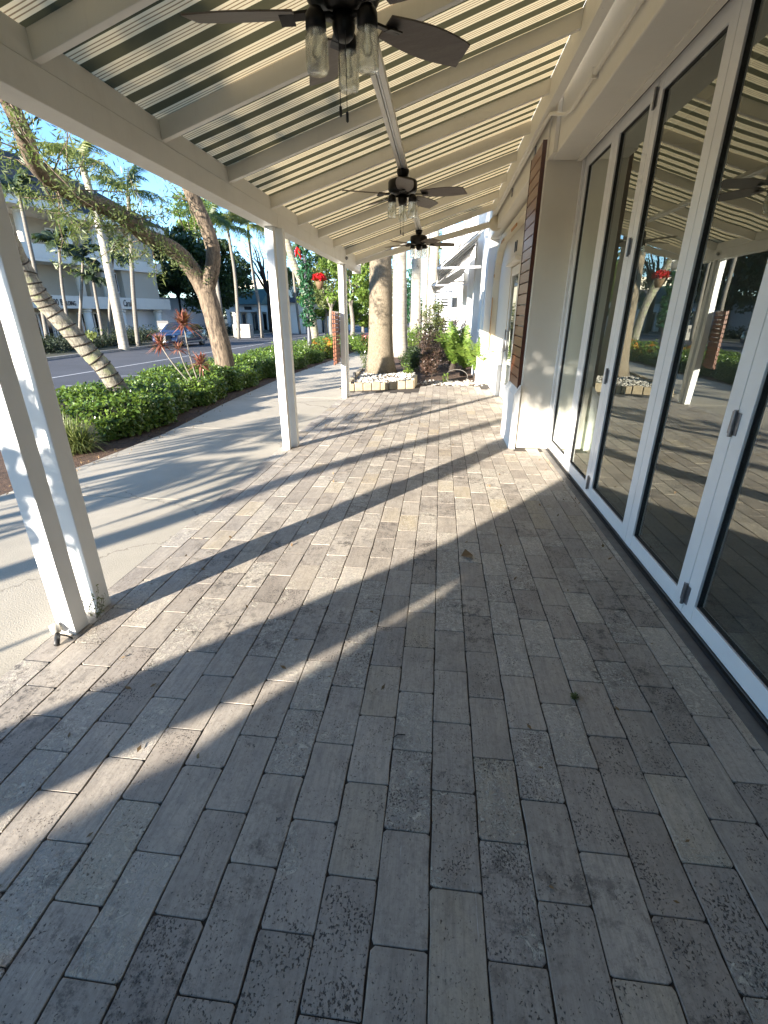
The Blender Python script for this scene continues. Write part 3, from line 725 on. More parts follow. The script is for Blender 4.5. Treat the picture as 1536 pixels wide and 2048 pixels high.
# wooden slatted shutter on the pilaster
def shutter(name, label, x, y0, y1, z0, z1, n, gap, side=1, thick=.035, group='mahogany slatted shutters', pitch=0, stiles=True):
    g = thing(name, label, 'shutter', (x, (y0 + y1) / 2, z0), group)
    step = (z1 - z0) / n; sm = None
    for i in range(n):
        a = z0 + i * step + gap / 2; b = z0 + (i + 1) * step - gap / 2
        xx = x + (0.004 * (i % 2))
        if sm is None:
            sm = MB().box(-thick, 0, -(y1 - y0) / 2 + .014, (y1 - y0) / 2 - .014, -(b - a) / 2, (b - a) / 2).mesh('slat'); sm.materials.append(M['wood']); fixn(sm)
        o = bpy.data.objects.new('slat', sm); COL.objects.link(o); o.parent = g; o.location = (0 + .0 * i, 0, (a + b) / 2 - z0)
        o.rotation_euler = (random.gauss(0, .003), pitch + random.gauss(0, .004), 0)
    if not stiles:
        for yy_ in (y0 + .03, y1 - .05): MB().box(x - thick * .7, x - thick * .3, yy_, yy_ + .02, z0 + .01, z1 - .01).build('batten', M['wood_d'], g)
        return g
    MB().box(x - thick - .004, x + .004, y0 - .002, y0 + .013, z0, z1).build('stile', M['wood_d'], g)
    MB().box(x - thick - .004, x + .004, y1 - .013, y1 + .002, z0, z1).build('stile', M['wood_d'], g)
    return g
shutter('wooden_shutter', 'tall reddish slatted wooden shutter hung on the pilaster beside the glass doors', .953, 5.80, 6.48, .70, 3.08, 21, .012)
sh3 = shutter('wooden_shutter', 'slatted wooden shutter on the street side of the far post', -1.865, 8.83, 9.22, .67, 1.56, 13, .017, thick=.022, stiles=False)
shutter('wooden_shutter', 'outer slatted wooden shutter folded against the one on the far post', -1.905, 8.86, 9.22, .64, 1.57, 13, .017, thick=.02, stiles=False)

# broken pipe stub, weed, litter near the nearest post
g = thing('broken_spotlight', 'small broken garden spotlight lying at the foot of the nearest post', 'light', (-1.82, 1.74, 0))
MB().tube([(-1.80, 1.69, .012), (-1.835, 1.745, .03)], .013, 10).build('stem', M['black'], g, True)
MB().lathe([(0, 0), (.02, 0), (.024, .03), (.022, .045), (0, .045)], (-1.84, 1.75, .035), 14, (-.5, .4, .6)).build('lamp_head', M['pebble'], g, True)
MB().tube([(-1.835, 1.745, .03), (-1.80, 1.76, .012), (-1.77, 1.755, .004)], .004, 6).build('cable', M['black'], g, True)
def weed(c, n, h, label, mat='olive', sz=.014):
    g = thing('weed', label, 'weed', c)
    m = MB(); pts = []
    for i in range(n):
        a = random.uniform(0, 6.28); hh = h * random.uniform(.5, 1); tip = Vector(c) + Vector((math.cos(a) * hh * .4, math.sin(a) * hh * .4, hh))
        P = bend(c, tip, 5, (random.uniform(-.02, .02),) * 2 + (0,)); m.tube(P, .0011, 4)
        for p_ in P[1:]:
            for _ in range(4): pts.append(p_ + Vector([random.gauss(0, .006) for _ in range(3)]))
    m.build('stem', M['slim'], g); lk('leaves', leaves_mesh('leaves', pts, sz, 2.6, mat=M[mat]), g); return g
bpy.context.view_layer.update()
weed((-1.762, 1.93, 0), 9, .17, 'thin green weed growing between the two nearest posts', 'olive')
weed((.62, 1.62, 0), 7, .02, 'tiny tuft of weed in a paver joint near the glass doors', 'olive', .012)
# fallen leaves scattered on pavers, walk edge and mulch
pts = []; 
for i in range(110):
    x = random.uniform(-1.7, 1.2); y = random.uniform(.6, 9.5); pts.append((x, y, .006))
for i in range(60): pts.append((random.uniform(.4, 1.28), random.uniform(2.5, 10), .006))
for i in range(700):
    y = random.uniform(-1, 20); pts.append((edge_x(y) + random.gauss(.0, .10), y, .012))
o = lk('fallen_leaves', leaves_mesh('fallen_leaves', pts, .030, 2.2, up=3, mat=M['dry'])); tag(o, 'dry leaves littering the pavers and the edge of the walk', 'leaves', kind='stuff')
def twig(pts_, label):
    return tag(MB().tube(pts_, .0022, 5).build('twig', M['bark_d']), label, 'twig')
twig([(-.115, 1.33, .006), (-.098, 1.345, .010), (-.07, 1.35, .006)], 'short dark curled twig on a middle paver')
g = tag(MB().add([(.20, 2.86, .004), (.26, 2.80, .02), (.28, 2.87, .008), (.23, 2.93, .022)], [(0, 1, 2, 3)]).build('fallen_leaf', M['dry']), 'large curled brown leaf lying near the middle of the patio', 'leaf')
# =================================================================== PLANTER AND PALM ROW
bpy.context.view_layer.update()
g = thing('stone_planter', 'low limestone block planter edging around the thick palm trunk', 'planter', (-1.2, 10.4, 0))
A, B, C_ = Vector((-1.95, 10.14, 0)), Vector((-.53, 10.70, 0)), Vector((-.50, 11.42, 0))
n = 8
for i in range(n):
    p0, p1 = A.lerp(B, i / n), A.lerp(B, (i + 1) / n - .012); d = (p1 - p0).normalized(); nrm = Vector((-d.y, d.x, 0))
    h = .165 + random.uniform(-.014, .014) + (.02 if i > 5 else 0)
    MB().obox((p0 + p1) / 2 + nrm * .055 + Vector((0, 0, h / 2 - .01)) + nrm * random.uniform(-.006, .006), (p1 - p0) / 2, nrm * .055, Vector((0, 0, h / 2))).build('block', M['lime'], g, bevel=.01)
for i in range(3):
    p0, p1 = B.lerp(C_, i / 3 + .01), B.lerp(C_, (i + 1) / 3 - .01); d = (p1 - p0).normalized(); nrm = Vector((-d.y, d.x, 0))
    MB().obox((p0 + p1) / 2 + nrm * .05 + Vector((0, 0, .10)), (p1 - p0) / 2, nrm * .05, Vector((0, 0, .115))).build('block', M['lime'], g, bevel=.01)
for i in range(5):
    p0, p1 = A.lerp(Vector((-2.15, 13.2, 0)), i / 5 + .01), A.lerp(Vector((-2.15, 13.2, 0)), (i + 1) / 5 - .01); d = (p1 - p0).normalized(); nrm = Vector((d.y, -d.x, 0))
    MB().obox((p0 + p1) / 2 + nrm * .05 + Vector((0, 0, .08)), (p1 - p0) / 2, nrm * .05, Vector((0, 0, .10))).build('block', M['lime'], g, bevel=.01)
m = MB(); m.prism([(-1.90, 10.25), (-.62, 10.80), (-.60, 11.6), (-1.0, 13.4), (-2.08, 13.4)], -.1, .12, 'z'); m.build('soil', M['soil'], g)
# pebbles
ico = []
def pebbles(pts_, name='pebbles'):
    m = MB()
    for (x, y, z) in pts_:
        r = random.uniform(.012, .034); a = random.uniform(0, 6.28); vs = []
        for k in range(6): vs.append((x + r * math.cos(a + k * 1.047) * random.uniform(.8, 1.1), y + .75 * r * math.sin(a + k * 1.047) * random.uniform(.8, 1.1), z))
        vs.append((x, y, z + r * .55)); vs.append((x, y, z - r * .4)); m.add(vs, [(k, (k+1) % 6, 6) for k in range(6)] + [((k+1) % 6, k, 7) for k in range(6)])
    o = m.build(name, M['pebble'], smooth=True); o['kind'] = 'stuff'; return o
pp = []
while len(pp) < 1300:
    x, y = random.uniform(-2.0, -.6), random.uniform(10.2, 12.6)
    if y > 10.22 + (x + 1.9) * .42 + .07 and not ((x + 1.2) ** 2 + (y - 11.6) ** 2 < .10 and random.random() < .5): pp.append((x, y, .125 + random.uniform(0, .02)))
tag(pebbles(pp), 'pale river pebbles covering the planter soil', 'pebbles')
pp = [(random.gauss(.35, .5), random.gauss(11.7, .25), -.0) for _ in range(500)]
pp = [p_ for p_ in pp if p_[1] > 11.25 and p_[0] < 1.1]
tag(pebbles(pp), 'pebbles scattered on the soil below the bright green cycads', 'pebbles')
# garden spotlight
g = thing('garden_spotlight', 'small black garden spotlight on the left end of the stone planter', 'light', (-1.80, 10.38, .12))
MB().tube([(-1.80, 10.38, .12), (-1.80, 10.38, .25)], .012, 8).box(-1.87, -1.73, 10.33, 10.43, .12, .15).build('stake', M['black'], g)
MB().lathe([(0, 0), (.03, 0), (.038, .03), (.038, .12), (.03, .125), (0, .11)], (-1.80, 10.38, .24), 16, (-.15, .5, .9)).build('lamp_head', M['black'], g, True)

def royal(label, base, top, rb, rt, flare, dark=False, n=18):
    g = thing('royal_palm', label, 'palm tree', base, 'royal palms in a row beside the shops')
    P = []; R = []; b, t_ = Vector(base), Vector(top); K = 26
    for i in range(K + 1):
        f = i / K; P.append(b.lerp(t_, f)); h = (t_.z - b.z) * f
        R.append(rt + (rb - rt) * math.exp(-h / 1.7) + flare * math.exp(-h / .28))
    m = MB().tube(P, R, n, wob=.012)
    m.build('trunk', M['royal_b'] if dark else M['royal'], g, True)
    MB().tube([t_ - Vector((0, 0, .1)), t_ + Vector((0, 0, .9)), t_ + Vector((0, 0, 1.7))], [rt * 1.1, rt * 1.15, rt * .4], 14).build('crownshaft', M['bright'], g, True)
    crown(g, (t_.x, t_.y, t_.z + 1.6), 13, 'green', 1.35, (-.2, 1.1), random.uniform(0, 6))
    return g
bpy.context.view_layer.update()
royal('thick brown royal palm trunk standing in the stone planter', (-1.50, 12.55, .05), (-1.48, 12.6, 9.5), .34, .245, .10, True, 28)
royal('grey royal palm trunk just behind the planter one', (-1.57, 19.5, -.1), (-1.70, 19.5, 11), .31, .25, .12)
royal('pale royal palm trunk third in the row', (-1.52, 30.5, -.1), (-1.6, 30.5, 12), .34, .27, .06)
royal('thin pale royal palm trunk fourth in the row', (-1.22, 37, -.1), (-1.15, 37, 11), .20, .17, .03)
royal('pale royal palm trunk fifth in the row, nearest the white balcony', (-.78, 40, -.1), (-.72, 40, 12), .36, .31, .06)
palm('sunlit yellowish coconut palm beyond the royal palms, crown under the canopy end', (.1, 50, -.2), sight(874, 505, 50), .28, .2, M['slim'], 'yellow', 16, 1.15)

# =================================================================== STREET SIDE TREES
# leaning coconut palm with cable wraps
lp = [sight(272, 838, 6.9), sight(236, 776, 6.8), sight(205, 732, 6.7), sight(172, 697, 6.6), sight(133, 654, 6.5), sight(94, 611, 6.4), sight(69, 577, 6.3), sight(38, 522, 6.2), sight(0, 440, 5.9), sight(-60, 330, 5.5), sight(-170, 160, 5.0), sight(-420, -250, 4.4)]
g = thing('leaning_palm', 'leaning coconut palm trunk ringed with cable, rising from the hedge beside the nearest posts', 'palm tree', lp[0])
dense = []; 
for a, b in zip(lp, lp[1:]):
    for k in range(5): dense.append(a.lerp(b, k / 5))
rr = [.128 - .035 * i / len(dense) + .05 * math.exp(-i / 2.5) for i in range(len(dense))]
MB().tube(dense, [r * (1 + (.035 if i % 2 else -.02)) for i, r in enumerate(rr)], 20, wob=.02).build('trunk', M['coco'], g, True)
for j in range(17):
    i = 2 + j * 2.1; i0 = int(i); c = dense[i0]; tdir = (dense[i0 + 1] - dense[i0 - 1]).normalized(); r_ = rr[i0] * 1.05
    e1 = tdir.cross(Vector((0, 0, 1))).normalized(); e2 = tdir.cross(e1); tl = random.uniform(-.1, .5)
    loop = [c + e1 * math.cos(t_) * r_ + e2 * math.sin(t_) * r_ + tdir * math.sin(t_) * r_ * tl for t_ in [k * math.pi / 9 for k in range(19)]]
    MB().tube(loop, .009, 5, cap=False).build('cable_wrap', M['bark_d'], g)
crown(g, dense[-1] + Vector((-.9, -.6, 1.6)), 9, 'green', .9, (-.3, 1.0))
pts = clumps([dense[4] + Vector((.16, -.1, 0))], [.15], 8)

# forked street tree
Fk = sight(412, 575, 11.0)
g = thing('forked_tree', 'forked street tree with furrowed brown trunk, one limb arching left over the walk', 'tree', sight(452, 752, 11.0))
tr = [sight(456, 762, 11.0), sight(451, 735, 11.0), sight(444, 700, 11.0), sight(434, 660, 11.0), sight(424, 622, 11.0), sight(411, 578, 11.0)]
def finer(P, k=4):
    out = []
    for i in range(len(P) - 1):
        p0, p1, p2, p3 = P[max(i-1, 0)], P[i], P[i+1], P[min(i+2, len(P)-1)]
        for j in range(k):
            t_ = j / k; out.append(.5 * ((2 * p1) + (p2 - p0) * t_ + (2*p0 - 5*p1 + 4*p2 - p3) * t_**2 + (3*p1 - p0 - 3*p2 + p3) * t_**3))
    return out + [P[-1]]
def limb(P, r0, r1, name, par, mat, n=16, wob=.03, pw=1.0):
    Q = finer(P); R = [r0 + (r1 - r0) * (i / (len(Q) - 1)) ** pw for i in range(len(Q))]
    MB().tube(Q, R, n, wob=wob).build(name, mat, par, True); return Q
limb(tr, .225, .20, 'trunk', g, M['bark'], 22)
lb = [sight(412, 590, 11.0), sight(392, 552, 10.9), sight(366, 515, 10.6), sight(335, 492, 10.2), sight(292, 472, 9.8), sight(262, 446, 9.4), sight(218, 417, 8.9), sight(160, 394, 8.3), sight(110, 366, 7.8), sight(72, 330, 7.3), sight(44, 262, 6.9), sight(18, 205, 6.7), sight(-20, 140, 6.5)]
Lq = limb(lb, .175, .09, 'left_limb', g, M['bark'], 18, .04)
rb = [sight(411, 590, 11.0), sight(424, 540, 10.95), sight(426, 500, 10.9), sight(412, 452, 10.8), sight(392, 408, 10.7), sight(372, 362, 10.6), sight(352, 310, 10.5), sight(345, 240, 10.6)]
Rq = limb(rb, .16, .12, 'right_limb', g, M['bark'], 18, .03)
ct = []
def twigs(src, n, ln, par, spread=(1, 1, 1), bias=(0, 0, .3), r=.018, mat='bark'):
    m = MB(); tips = []
    for _ in range(n):
        s0 = src[random.randrange(len(src))]; d = Vector((random.gauss(0, 1) * spread[0], random.gauss(0, 1) * spread[1], random.gauss(0, 1) * spread[2])).normalized() + Vector(bias)
        e = s0 + d * ln * random.uniform(.5, 1.1); P = bend(s0, e, 5, (0, 0, random.uniform(-.1, .1) * ln), ln * .05)
        m.tube(P, [r * (1 - .8 * i / 5) for i in range(6)], 5); tips += P[2:]
    m.build('branches', M[mat], par); return tips
src = Lq[14:] ; tips = twigs(src, 50, 1.15, g, (1, 1, .9), (0, 0, .0), .013)
pts = clumps(tips, [.22] * len(tips), 27, .15, .9)
lk('foliage', leaves_mesh('foliage', pts, .10, 5.0, up=.0, mat=M['olive']), g)
src = Rq[16:] ; tips = twigs(src, 16, .9, g, (1, 1, .8), (-.2, 0, .1), .014)
lk('foliage', leaves_mesh('foliage', clumps(tips, [.2] * len(tips), 14, .15), .10, 5.0, up=.0, mat=M['olive']), g)
# crown well above the canopy line
tips = [Rq[-1] + Vector((random.gauss(0, 1.6), random.gauss(0, 1.6), random.uniform(.3, 2.2))) for _ in range(55)] + [Lq[-1] + Vector((random.gauss(-.5, .9), random.gauss(0, 1.2), random.uniform(.2, 1.8))) for _ in range(36)]
lk('foliage', leaves_mesh('foliage', clumps(tips, [.45] * len(tips), 60, .2), .12, 4.5, up=.1, mat=M['olive']), g)

# hedge along the walk
def hedge(label, y0, y1, ins, wd, h, n, mat, size=.05, name='hedge', core='bark_d', bump_=.10, seedx=0, zb=-.05):
    g = thing(name, label, 'hedge', (edge_x((y0 + y1) / 2) - ins - wd / 2, (y0 + y1) / 2, 0))
    K = int((y1 - y0) / .35) + 2; m = MB(); v = []
    def prof(y): 
        hh = h * (1 + .16 * math.sin(y * 2.1 + seedx) + .10 * math.sin(y * 5.3)); fr = .10 * math.sin(y * 3.1) + .05 * math.sin(y * 7.7); return hh, fr
    for i in range(K + 1):
        y = y0 + (y1 - y0) * i / K; x = edge_x(y) - ins; hh, fr = prof(y); e = .02 if i in (0, K) else (.7 if i in (1, K - 1) else 1)
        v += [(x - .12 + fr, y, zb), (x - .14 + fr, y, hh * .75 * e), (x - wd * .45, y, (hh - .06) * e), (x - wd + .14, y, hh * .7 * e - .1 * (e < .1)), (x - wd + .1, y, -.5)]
    m.add(v, [(i*5+j, i*5+j+1, (i+1)*5+j+1, (i+1)*5+j) for i in range(K) for j in range(4)]); m.build('shadow_core', M['core'], g, True)
    pts = []; nr = []
    ys_ = rng.uniform(y0, y1, n); side = rng.uniform(0, 1, n)
    for y, s_ in zip(ys_, side):
        x = edge_x(y) - ins; hh, fr = prof(y)
        if s_ < .38: q_ = (x - .03 + fr + random.gauss(0, .035) - .06 * (random.random()), y, random.uniform(.0, hh * .95)); n_ = (1.2, -.3, .6)
        elif s_ < .92:
            u_ = random.random(); q_ = (x - .05 + fr - (wd - .1) * u_, y, hh * (.93 + .12 * math.sin(math.pi * u_)) + random.gauss(0, .035) + .05 * math.sin(x * 9 + u_ * 11 + y * 6)); n_ = (0, -.3, 1.5)
        else: q_ = (x - wd + .05 + random.gauss(0, .03), y, random.uniform(-.3, hh * .9)); n_ = (-1, 0, .5)
        pts.append(q_); nr.append(n_)
    lk('foliage', leaves_mesh('foliage', pts, size, 1.7, up=.1, vary=.6, mat=M[mat], nrm=np.array(nr) * 1.2), g)
    return g
M['core'] = noisy('hedge_shadow_core', (.018, .022, .010), (.03, .028, .015), 12, .95)  # solid near-black fill; shade among the leaves put into its colour
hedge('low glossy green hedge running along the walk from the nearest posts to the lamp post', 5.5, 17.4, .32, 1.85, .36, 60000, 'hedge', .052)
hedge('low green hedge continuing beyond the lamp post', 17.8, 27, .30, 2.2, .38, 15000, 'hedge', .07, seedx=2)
def plantbed(name, label, cat, c, r, h, n, mat, size, stretch=3, grp=None):
    g = thing(name, label, cat, (c[0], c[1], c[2]), grp)
    m = MB(); cen = []
    for _ in range(max(5, int(14 * r))):
        x, y = c[0] + random.uniform(-1, 1) * r * .8, c[1] + random.uniform(-1, 1) * r * .8; P = bend((c[0] + (x - c[0]) * .5, c[1] + (y - c[1]) * .5, c[2]), (x, y, c[2] + h * random.uniform(.6, 1)), 3); m.tube(P, .008, 4); cen += P[1:]
    m.build('stems', M['bark_d'], g); lk('foliage', leaves_mesh('foliage', clumps(cen, [r * .42] * len(cen), max(4, n // len(cen)), .2, .8), size, stretch, up=.1, mat=M[mat]), g); return g
for i, (x, y, lab, mt_) in enumerate([(-4.9, 17.0, 'yellow and green croton left of the lamp post foot', 'olive'), (-4.45, 18.3, 'orange croton bush right of the lamp post foot', 'croton'), (-5.5, 17.3, 'red orange croton at the near end of the row', 'croton'), (-4.1, 19.3, 'yellow croton behind the orange one by the lamp post', 'bright'), (-4.6, 20.6, 'far orange croton in the bed by the road', 'croton')]):
    plantbed('croton', lab, 'shrub', (x, y, -.1), .42, .62, 700, mt_, .12, 3, 'crotons around the lamp post')
plantbed('shrub', 'pink leaved shrub by the walk, seen between the far post and the thick palm', 'shrub', (-3.1, 22.2, 0), .5, .75, 700, 'pink', .13)
plantbed('shrub', 'rounded green shrub below the pink leaved one', 'shrub', (-2.9, 20.6, 0), .85, .62, 3000, 'hedge', .09)
plantbed('shrub', 'small clipped green bush left of the thick palm base', 'shrub', (-1.93, 13.9, 0), .33, .62, 2600, 'olive', .045)
# spider plant
g = thing('grass_clump', 'spiky pale green grass clump at the near end of the hedge', 'plant', (-4.34, 5.08, 0))
m = MB()
for i in range(950):
    a = random.uniform(0, 6.28); l = random.uniform(.28, .52); el = random.uniform(.35, 1.4); b = Vector((-4.34 + random.gauss(0, .08), 5.08 + random.gauss(0, .08), -.02))
    d = Vector((math.cos(a) * math.cos(el), math.sin(a) * math.cos(el), math.sin(el))); p1 = b + d * l * .6; p2 = b + d * l + Vector((0, 0, -l * .35 * math.cos(el))); s_ = Vector((-math.sin(a), math.cos(a), 0)) * .0055
    m.add([b - s_, b + s_, p1 + s_, p1 - s_, p2], [(0, 1, 2, 3), (3, 2, 4)])
m.build('blades', M['grass'], g)
# ti plant
g = thing('ti_plant', 'red leaved ti plant with four leaf heads above the hedge by the forked tree', 'plant', sight(405, 780, 8.6))
b0 = sight(408, 790, 8.6)
for (px, py, L_, nn) in ((368, 652, .42, 120), (322, 692, .36, 100), (358, 700, .26, 60), (402, 730, .36, 100), (300, 668, .12, 6)):
    h = sight(px, py, 8.6 + random.uniform(-.2, .2))
    if nn > 10: MB().tube(bend(b0, h, 5, (-.05, 0, -.04)), [.014, .013, .012, .012, .011, .011], 6).build('stem', M['slim'], g, True)
    m = MB()
    for i in range(nn):
        a = random.uniform(0, 6.28); el = random.uniform(-.35, 1.35); l = L_ * random.uniform(.65, 1.1)
        d = Vector((math.cos(a) * math.cos(el), math.sin(a) * math.cos(el), math.sin(el))); s_ = d.cross(Vector((0, 0, 1))).normalized() * .017 * (L_ / .35)
        p1 = h + d * l * .45; p2 = h + d * l * .95 + Vector((0, 0, -l * .22)); m.add([h, p1 + s_, p2, p1 - s_], [(0, 1, 2, 3)])
    m.build('leaf_head', M['red_leaf'], g)

# lamp post wrapped in garland, with bow and hanging basket
def lamp(base, h, label, px_scale=1.0, basket=1, bow=True, bs=1.0):
    g = thing('lamp_post', label, 'lamp post', base, 'decorated lamp posts'); b = Vector(base)
    MB().lathe([(0, 0), (.12, 0), (.12, .1), (.085, .18), (.07, .7), (.06, .75), (.045, h), (0, h)], b, 14).build('pole', M['steel2'], g, True)
    pts = []
    k = int(1500 * bs)
    for i in range(k):
        f = random.uniform(.26, 1.0); a = random.uniform(0, 6.28); r = .19 + .05 * math.sin(f * 60) + random.gauss(0, .03)
        pts.append((b.x + r * math.cos(a), b.y + r * math.sin(a), b.z + h * f))
    lk('garland', leaves_mesh('garland', pts, .16, 3, up=.1, mat=M['garland'], vary=.5), g)
    m = MB(); c = b + Vector((basket * .48, 0, h * .60))
    m.tube([b + Vector((0, 0, h * .72)), b + Vector((basket * .25, 0, h * .76)), b + Vector((basket * .48, 0, h * .72))], .012, 6); m.build('bracket', M['black'], g)
    bk = tag(MB().lathe([(0, -.25), (.08, -.25), (.13, -.10), (.15, .0), (0, .0)], c, 16).build('hanging_basket', M['basket'], None, True), 'wicker basket of red poinsettias hanging from the ' + label.split(' lamp')[0] + ' lamp post', 'hanging basket', 'poinsettia baskets')
    pts = []
    for i in range(420):
        d = Vector([random.gauss(0, 1) for _ in range(3)]).normalized(); d.z = abs(d.z) * .8; pts.append(tuple(c + Vector((0, 0, .05)) + Vector((d.x * .20, d.y * .20, d.z * .22)) * random.uniform(.85, 1.2)))
    p_ = lk('petals', leaves_mesh('petals', pts, .12, 1.9, up=.2, mat=M['red']), bk); p_.parent = bk
    if bow:
        q_ = b + Vector((-.22, -.05, h * .86)); m = MB()
        for sx, sz in ((-.5, .32), (.5, .26), (-.15, -.38), (.3, -.46), (.1, .42)):
            e = q_ + Vector((sx * .42, -.06, sz)); s_ = Vector((.0, .0, .0)); d = (e - q_).normalized(); w_ = d.cross(Vector((0, 1, 0))) * .07
            m.add([q_, q_ + (e - q_) * .5 + w_, e, q_ + (e - q_) * .5 - w_, q_ + (e - q_) * .5 + Vector((0, -.09, 0))], [(0, 1, 4), (1, 2, 4), (2, 3, 4), (3, 0, 4), (0, 3, 2, 1)])
        m.build('bow', M['ribbon'], g)
    return g
M['steel2'] = noisy('lamp_post_grey', (.10, .10, .11), (.07, .07, .08), 8, .5)
M['basket'] = noisy('wicker', (.16, .10, .05), (.10, .06, .03), 30, .8)
lamp((-4.78, 18.0, .0), 4.3, 'near lamp post wrapped in green garland with a red bow', basket=1)
lamp((-2.45, 40, -.3), 5.0, 'distant lamp post with garland seen beside the grey royal palm', basket=.7, bow=False)

# =================================================================== SHOP-SIDE SHRUBS
plantbed('copper_shrub', 'dark copper leaved shrub in front of the pale palms', 'shrub', (.05, 15.2, 0), .85, 1.25, 6000, 'red_bush', .07)
plantbed('copper_shrub', 'lower dark shrub at the right corner of the stone planter', 'shrub', (-.30, 12.9, 0), .35, .70, 1800, 'red_bush', .06)
plantbed('shrub', 'dark green shrub behind the thick palm', 'shrub', (-.80, 14.4, 0), .5, .55, 2600, 'dark_leaf', .08)
plantbed('shrub', 'green vine covered bush below the balcony', 'shrub', (-.15, 23, 0), .7, 1.9, 3000, 'olive', .12)
plantbed('shrub', 'yellow green bush behind the copper shrub by the wall', 'shrub', (.75, 17, 0), .5, 1.0, 1500, 'bright', .09)
plantbed('shrub', 'low bright green groundcover tuft right of the thick palm base', 'shrub', (-.78, 12.4, .05), .16, .28, 160, 'bright', .07)
plantbed('shrub', 'tiny yellow green plant beside the wire hoop', 'shrub', (.15, 11.75, 0), .09, .22, 90, 'bright', .06)
plantbed('shrub', 'green hedge mass between the walk and the royal palms', 'shrub', (-1.6, 26, 0), .9, .8, 2500, 'hedge', .10)
for (c, k, lab) in (((.62, 12.75, .05), 'sago_g', 'large bright green cycad behind the small one by the wall'), ((.92, 12.0, .02), 'sago', 'small yellow green cycad against the far pilaster'), ((.35, 13.3, .1), 'sago_g', 'leafy green cycad nearest the copper shrub')):
    g = thing('cycad', lab, 'plant', c, 'cycads by the far pilaster'); MB().lathe([(0, 0), (.09, 0), (.10, .12), (.05, .2), (0, .2)], c, 10).build('caudex', M['bark_d'], g)
    crown(g, (c[0], c[1], c[2] + .15), 18, k, 1.0 if k == 'sago' else .95, (-.1, 1.1))
g = thing('wire_hoop', 'pale bent wire hoop lying in the bed below the cycads', 'garden hoop', (.42, 11.75, 0))
MB().tube([(.42 + .26 * math.cos(a), 11.78 + .12 * math.sin(a), .14 + .15 * math.sin(a)) for a in [i * math.pi / 10 for i in range(21)]], .006, 6, False).build('wire', M['track'], g, True)

# =================================================================== NEIGHBOUR BUILDING ON THE SHOP SIDE
nb = thing('neighbour_building', 'white stucco building with tall columns beyond the far pilaster', 'building', (3, 20, 0))
MB().box(1.36, 8, 12.32, 46, -.3, 7.5).build('wall', M['plaster_w'], nb)
for y in (13.35, 16.6, 20.5, 25.5, 31):
    MB().box(.98, 1.357, y, y + .5, -.1, 5.5).build('column', M['plaster_w'], nb, bevel=.02)
    MB().box(.90, 1.355, y - .06, y + .56, -.12, .5).build('column_base', M['plaster_w'], nb, bevel=.02)
MB().box(.9, 1.355, 12.31, 46, 5.5, 5.9).build('cornice', M['plaster_w'], nb, bevel=.02)
for y0, y1, z0, z1 in ((14.3, 16.2, .4, 2.5), (17.5, 20, .3, 2.5), (21.4, 25, .3, 2.5), (12.45, 12.9, 1.6, 2.5)):
    wf = MB().box(1.325, 1.358, y0, y1, z0, z1).build('window', M['white'], nb)
    MB().box(1.315, 1.324, y0 + .08, y1 - .08, z0 + .08, z1 - .08).build('pane', M['wglass'], wf)
t = NT('pale_slatted_awning'); sp = t.n('SeparateXYZ'); t.l(t.pos(), sp.inputs[0])
ph = t.math('FRACT', t.math('MULTIPLY', sp.outputs[1], 2.2)); t.set(t.mix(t.math('GREATER_THAN', ph, .5), (.62, .58, .48), (.16, .16, .13)), .8, 0, .2); M['awn2'] = t.m
def awning(y0, y1, xo, zo, xi, zi, label):
    g = thing('shop_awning', label, 'awning', (xo, y0, zo), 'awnings of the neighbouring shops')
    m = MB(); m.prism([(xo, zo), (xi, zi), (xi, zi + .02), (xo, zo + .02)], y0, y1); m.build('canvas', M['awn2'], g)
    MB().beam((xo, y0 + .03, zo - .03), (xi, y0 + .03, zo - .01), .05, .05).build('front_arm', M['white'], g)
    MB().beam((xo, y1 - .03, zo - .03), (xi, y1 - .03, zo - .01), .05, .05).build('rear_arm', M['white'], g)
    MB().box(xo - .02, xo + .03, y0, y1, zo - .055, zo - .001).build('front_bar', M['white'], g)
    k = int((y1 - y0) / .9)
    for i in range(k + 1):
        y = y0 + .05 + (y1 - y0 - .1) * i / k; MB().beam((xo + .03, y, zo - .03), (xi, y, zi - .03), .04, .04).build('rafter', M['white'], g)
    return g
awning(14.2, 20.2, -.16, 2.68, .975, 3.56, 'near sloping striped awning with white bars on the white building')
awning(21.0, 27.5, -.45, 2.62, .975, 3.4, 'second sloping striped awning further along the white building')
bal = thing('balcony_building', 'white building with slatted railings closing the row of shops', 'building', (1.5, 46, 0))
MB().box(-.2, 9, 46.2, 60, -.3, 8.5).build('wall', M['plaster_w'], bal)
for k in range(4): MB().box(-.35, 1.3, 45.9, 46.15, 1.1 + k * 1.9, 1.35 + k * 1.9).build('band', M['white'], bal)
for k in range(5):
    wf = MB().box(-.1 + .8 * (k % 2), .5 + .8 * (k % 2), 46.12, 46.19, .2 + 1.9 * (k // 2), 1.0 + 1.9 * (k // 2)).build('window', M['wglass'], bal)
for i in range(14):
    MB().box(-.9, .6, 34.0, 34.04, .6 + i * .19, .68 + i * .19).build('rail_slat', M['white'], bal)
MB().box(-.95, -.85, 33.98, 34.08, -.1, 3.3).build('rail_post', M['white'], bal); MB().box(.55, .65, 33.98, 34.08, -.1, 3.3).build('rail_post', M['white'], bal)

